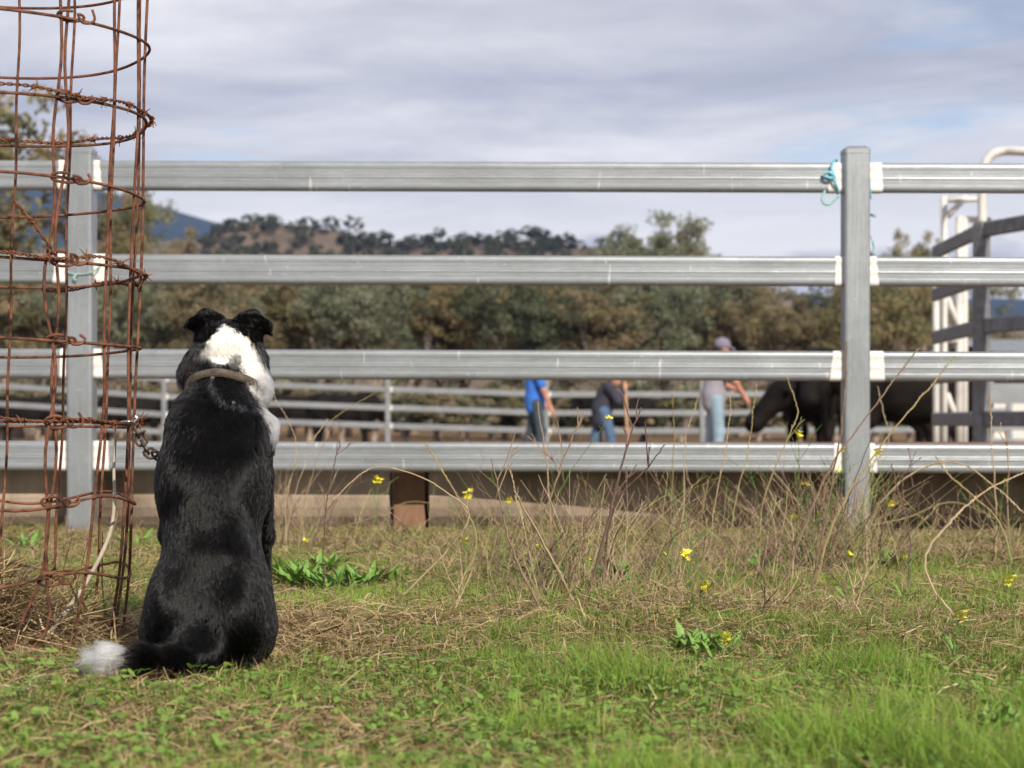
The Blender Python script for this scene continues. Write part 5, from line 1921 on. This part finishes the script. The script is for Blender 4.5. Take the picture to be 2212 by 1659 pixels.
bushes = [(1790, 1235, 170, 0.44, 0.28, 'dense dry weed clump at the foot of the right post'), (1660, 1262, 70, 0.30, 0.30, 'dry weed clump just left of the right post'), (1860, 1200, 60, 0.30, 0.26, 'dry weed clump just right of the right post'),
          (1180, 1290, 80, 0.34, 0.24, 'dry twiggy weed clump at the centre below the blue shirt'), (1300, 1280, 75, 0.33, 0.26, 'dry twiggy weed clump below the man with the stick'), (1060, 1250, 55, 0.26, 0.30, 'dry twiggy weed clump before the left end of the right trough'),
          (1440, 1225, 50, 0.36, 0.30, 'fine dry grass clump below the far fence post in the middle'), (1545, 1235, 50, 0.36, 0.30, 'fine dry grass clump below the pale jeans'), (930, 1240, 40, 0.24, 0.28, 'dry weed clump in front of the timber block'),
          (640, 1185, 60, 0.36, 0.22, 'pale dry grass tuft standing right beside the dog'), (760, 1190, 40, 0.20, 0.30, 'low dry weed clump before the left trough'), (2170, 1215, 60, 0.28, 0.30, 'golden dry weed clump at the right edge'), (2040, 1225, 30, 0.22, 0.30, 'thin dry weed clump right of the golden arch'),
          (60, 1230, 30, 0.14, 0.35, 'low dry grass clump behind the wire guard at the left edge'), (260, 1195, 30, 0.13, 0.35, 'low dry grass clump behind the wire guard beside the left post'), (1500, 1330, 40, 0.13, 0.35, 'low sprawling dead stems before the middle weeds'), (1380, 1255, 50, 0.30, 0.30, 'twiggy dry clump between the stick and the pale jeans'), (1720, 1215, 90, 0.38, 0.24, 'tangled dry clump touching the left side of the right post'), (1120, 1330, 30, 0.12, 0.35, 'low dead stems lying in front of the centre clump'), (1780, 1340, 45, 0.14, 0.35, 'low sprawling dead stems below the right post')]
for i, (px, py, n_, h_, s_, lab) in enumerate(bushes):
    dry_bush(px, py, n_, h_, s_, 300 + i, lab)

# ---- mustard: green stem, small cluster of four-petalled yellow flowers
fl_mb = MB()
rr = random.Random(77)
for k in range(8):
    c = Vector((rr.uniform(-.008, .008), rr.uniform(-.008, .008), rr.uniform(-.005, .007)))
    up = Vector((rr.uniform(-.6, .6), rr.uniform(-.9, .2), 1)).normalized()
    a0 = up.orthogonal().normalized()
    for q in range(4):
        R = Matrix.Rotation(q * math.pi / 2 + k, 3, up)
        d = R @ a0
        s = up.cross(d)
        r_ = 0.0046
        fl_mb.add([c, c + d * r_ * .7 + s * r_ * .55 + up * .001, c + d * r_ * 1.5 + up * .0018, c + d * r_ * .7 - s * r_ * .55 + up * .001], [(0, 1, 2, 3)])
flower_me = fl_mb.mesh('flower', M['petal'])
mustards = [  # (flower column, row, base column, base row, flower size, label)
    (818, 1037, 790, 1200, 1.0, 'mustard stem flowering in front of the left trough'), (1010, 1069, 1000, 1215, 1.0, 'mustard stem flowering at the left end of the right trough'), (1100, 1083, 1085, 1220, 0.8, 'mustard stem with a small flower at centre of the right trough'),
    (1315, 904, 1120, 1235, 0.75, 'long green mustard stem slanting up to the man with the stick'), (1482, 1197, 1500, 1325, 1.1, 'mustard with a large yellow head right of centre'), (1523, 1266, 1535, 1345, 1.0, 'mustard with a yellow head below the large one'), (1568, 1376, 1540, 1440, 1.05, 'nearest mustard flowering low in the green grass'),
    (2076, 1328, 2060, 1420, 1.05, 'mustard flowering low in the grass at the right'), (2179, 1250, 2200, 1390, 1.15, 'mustard with a big yellow head near the right edge'), (1725, 937, 1715, 1230, 0.9, 'tall mustard flowering in front of the cow legs'), (1822, 971, 1800, 1225, 0.8, 'mustard flowering across the right post at the bottom rail'),
    (1896, 976, 1850, 1225, 0.9, 'mustard flowering just right of the right post'), (1717, 1118, 1700, 1240, 0.8, 'mustard flowering low left of the right post'), (1740, 1048, 1735, 1230, 0.8, 'mustard flowering before the dark trough left of the post'), (1808, 1016, 1790, 1235, 0.6, 'small mustard head among twigs at the right post'),
    (1927, 1086, 1910, 1210, 0.9, 'mustard pair flowering before the trough right of the post'), (1835, 1198, 1825, 1300, 0.8, 'mustard flowering low under the right post'), (1160, 1176, 1165, 1280, 0.6, 'small mustard flower low in the centre weeds'), (1003, 1169, 995, 1260, 0.8, 'small mustard flower low beside the timber block'),
    (1270, 1211, 1260, 1300, 0.5, 'tiny mustard bud below the man with the stick'), (1435, 1196, 1425, 1290, 0.55, 'tiny mustard flower left of the large yellow head'), (2172, 1040, 2180, 1215, 0.7, 'mustard flowering among the golden stems at the right edge'), (1770, 1108, 1760, 1235, 0.55, 'tiny mustard flower in the dense clump at the right post'), (1955, 1205, 1950, 1300, 0.5, 'tiny mustard flower low right of the right post'), (660, 1167, 650, 1250, 0.5, 'tiny mustard flower among the broad leaves beside the dog')]
leaf_v = [(0, 0, 0), (.075, .25, .03), (.10, .6, .06), (0, 1, -.06), (-.10, .6, .06), (-.075, .25, .03), (0, .5, .02)]
leaf_mb = MB()
leaf_mb.add([Vector(v) * Vector((1, 1, 1)).x for v in leaf_v], [(0, 1, 6), (1, 2, 6), (2, 3, 6), (3, 4, 6), (4, 5, 6), (5, 0, 6)])
leaf_me = leaf_mb.mesh('leaf', M['plantain'], smooth=True)


def add_leaf(root, p, az, el, L_, wd=1.0):
    o = bpy.data.objects.new('leaf', leaf_me)
    COL.objects.link(o)
    o.parent = root
    o.location = Vector(p) - root.location
    o.rotation_euler = (el, 0, az)
    o.scale = (L_ * wd, L_, L_)
    return o


for i, (fxp, fyp, bx_, by_, sz, lab) in enumerate(mustards):
    rr = random.Random(500 + i)
    Yb = gy_of(by_)
    b0 = W(bx_, by_, Yb)
    root = empty('mustard_plant', b0, lab, 'flower', 'yellow mustard plants before the fence')
    tip = W(fxp, fyp, Yb - 0.02)
    mdl = b0.lerp(tip, .55) + Vector((rr.uniform(-.02, .02), rr.uniform(-.02, .02), 0.01))
    mb = MB()
    P = stalk(mb, [b0, mdl, tip], 0.0019, rr.choice(GRNC), rr, False, 2)
    for k in range(len(P) // 2, len(P)):
        a = P[k]
        mb.tube([a, a + Vector((rr.choice((-1, 1)) * .008, rr.uniform(-.006, .006), .010))], [.0010, .0006], 4, GRNC[0])
    mb.build('stem', M['stem'], root, vcol=True)
    for q in range(1 if sz < .9 else 2):
        o = bpy.data.objects.new('flower', flower_me)
        COL.objects.link(o); o.parent = root
        o.location = tip - b0 + Vector((rr.uniform(-.006, .006) if q else 0, 0, -.008 * q))
        o.rotation_euler = (rr.uniform(-.4, .4), rr.uniform(-.4, .4), rr.uniform(0, 6))
        s_ = sz * (1.0 if q == 0 else .75) * Yb / 3.8
        o.scale = (s_, s_, s_)
    for q in range(3):
        add_leaf(root, b0 + Vector((0, 0, .01)), rr.uniform(0, 6.28), rr.uniform(.2, .9), rr.uniform(.03, .06), .9)

# ---- broad-leaved plantain rosettes
plantains = [(640, 1268, 34, .078, 'large plantain rosette right beside the dog'), (700, 1275, 30, .074, 'plantain rosette second from the dog'), (770, 1268, 26, .070, 'plantain rosette third from the dog'), (830, 1262, 14, .06, 'small plantain rosette left of the mid weeds'), (600, 1250, 18, .07, 'plantain rosette half hidden by the dog'), (700, 1235, 20, .07, 'plantain rosette behind the others near the trough'),
             (1140, 1255, 14, .09, 'broad-leaved rosette in the centre weeds'), (1330, 1262, 12, .09, 'broad-leaved rosette below the man with the stick'), (1500, 1410, 22, .06, 'leafy rosette under the nearest mustard'), (1545, 1415, 18, .055, 'leafy rosette right of the nearest mustard stem'), (1640, 1235, 10, .08, 'broad-leaved rosette left of the right post'), (1930, 1230, 12, .07, 'broad-leaved rosette right of the right post'),
             (2175, 1590, 14, .06, 'large blurred dark leaves in the lower right corner'), (60, 1190, 10, .09, 'broad-leaved rosette behind the guard at the left edge'), (290, 1185, 10, .08, 'broad-leaved rosette behind the guard beside the dog')]
for i, (px, py, n_, L_, lab) in enumerate(plantains):
    rr = random.Random(700 + i)
    b0 = W(px, py, gy_of(py))
    root = empty('plantain', b0, lab, 'plant', 'broad-leaved plantains in the grass')
    for k in range(int(n_ * 1.8)):
        p = b0 + Vector((rr.gauss(0, .022), rr.gauss(0, .022), .002))
        add_leaf(root, p, rr.uniform(0, 6.28), rr.uniform(.25, 1.15), L_ * rr.uniform(.6, 1.2), rr.uniform(.7, 1.2))
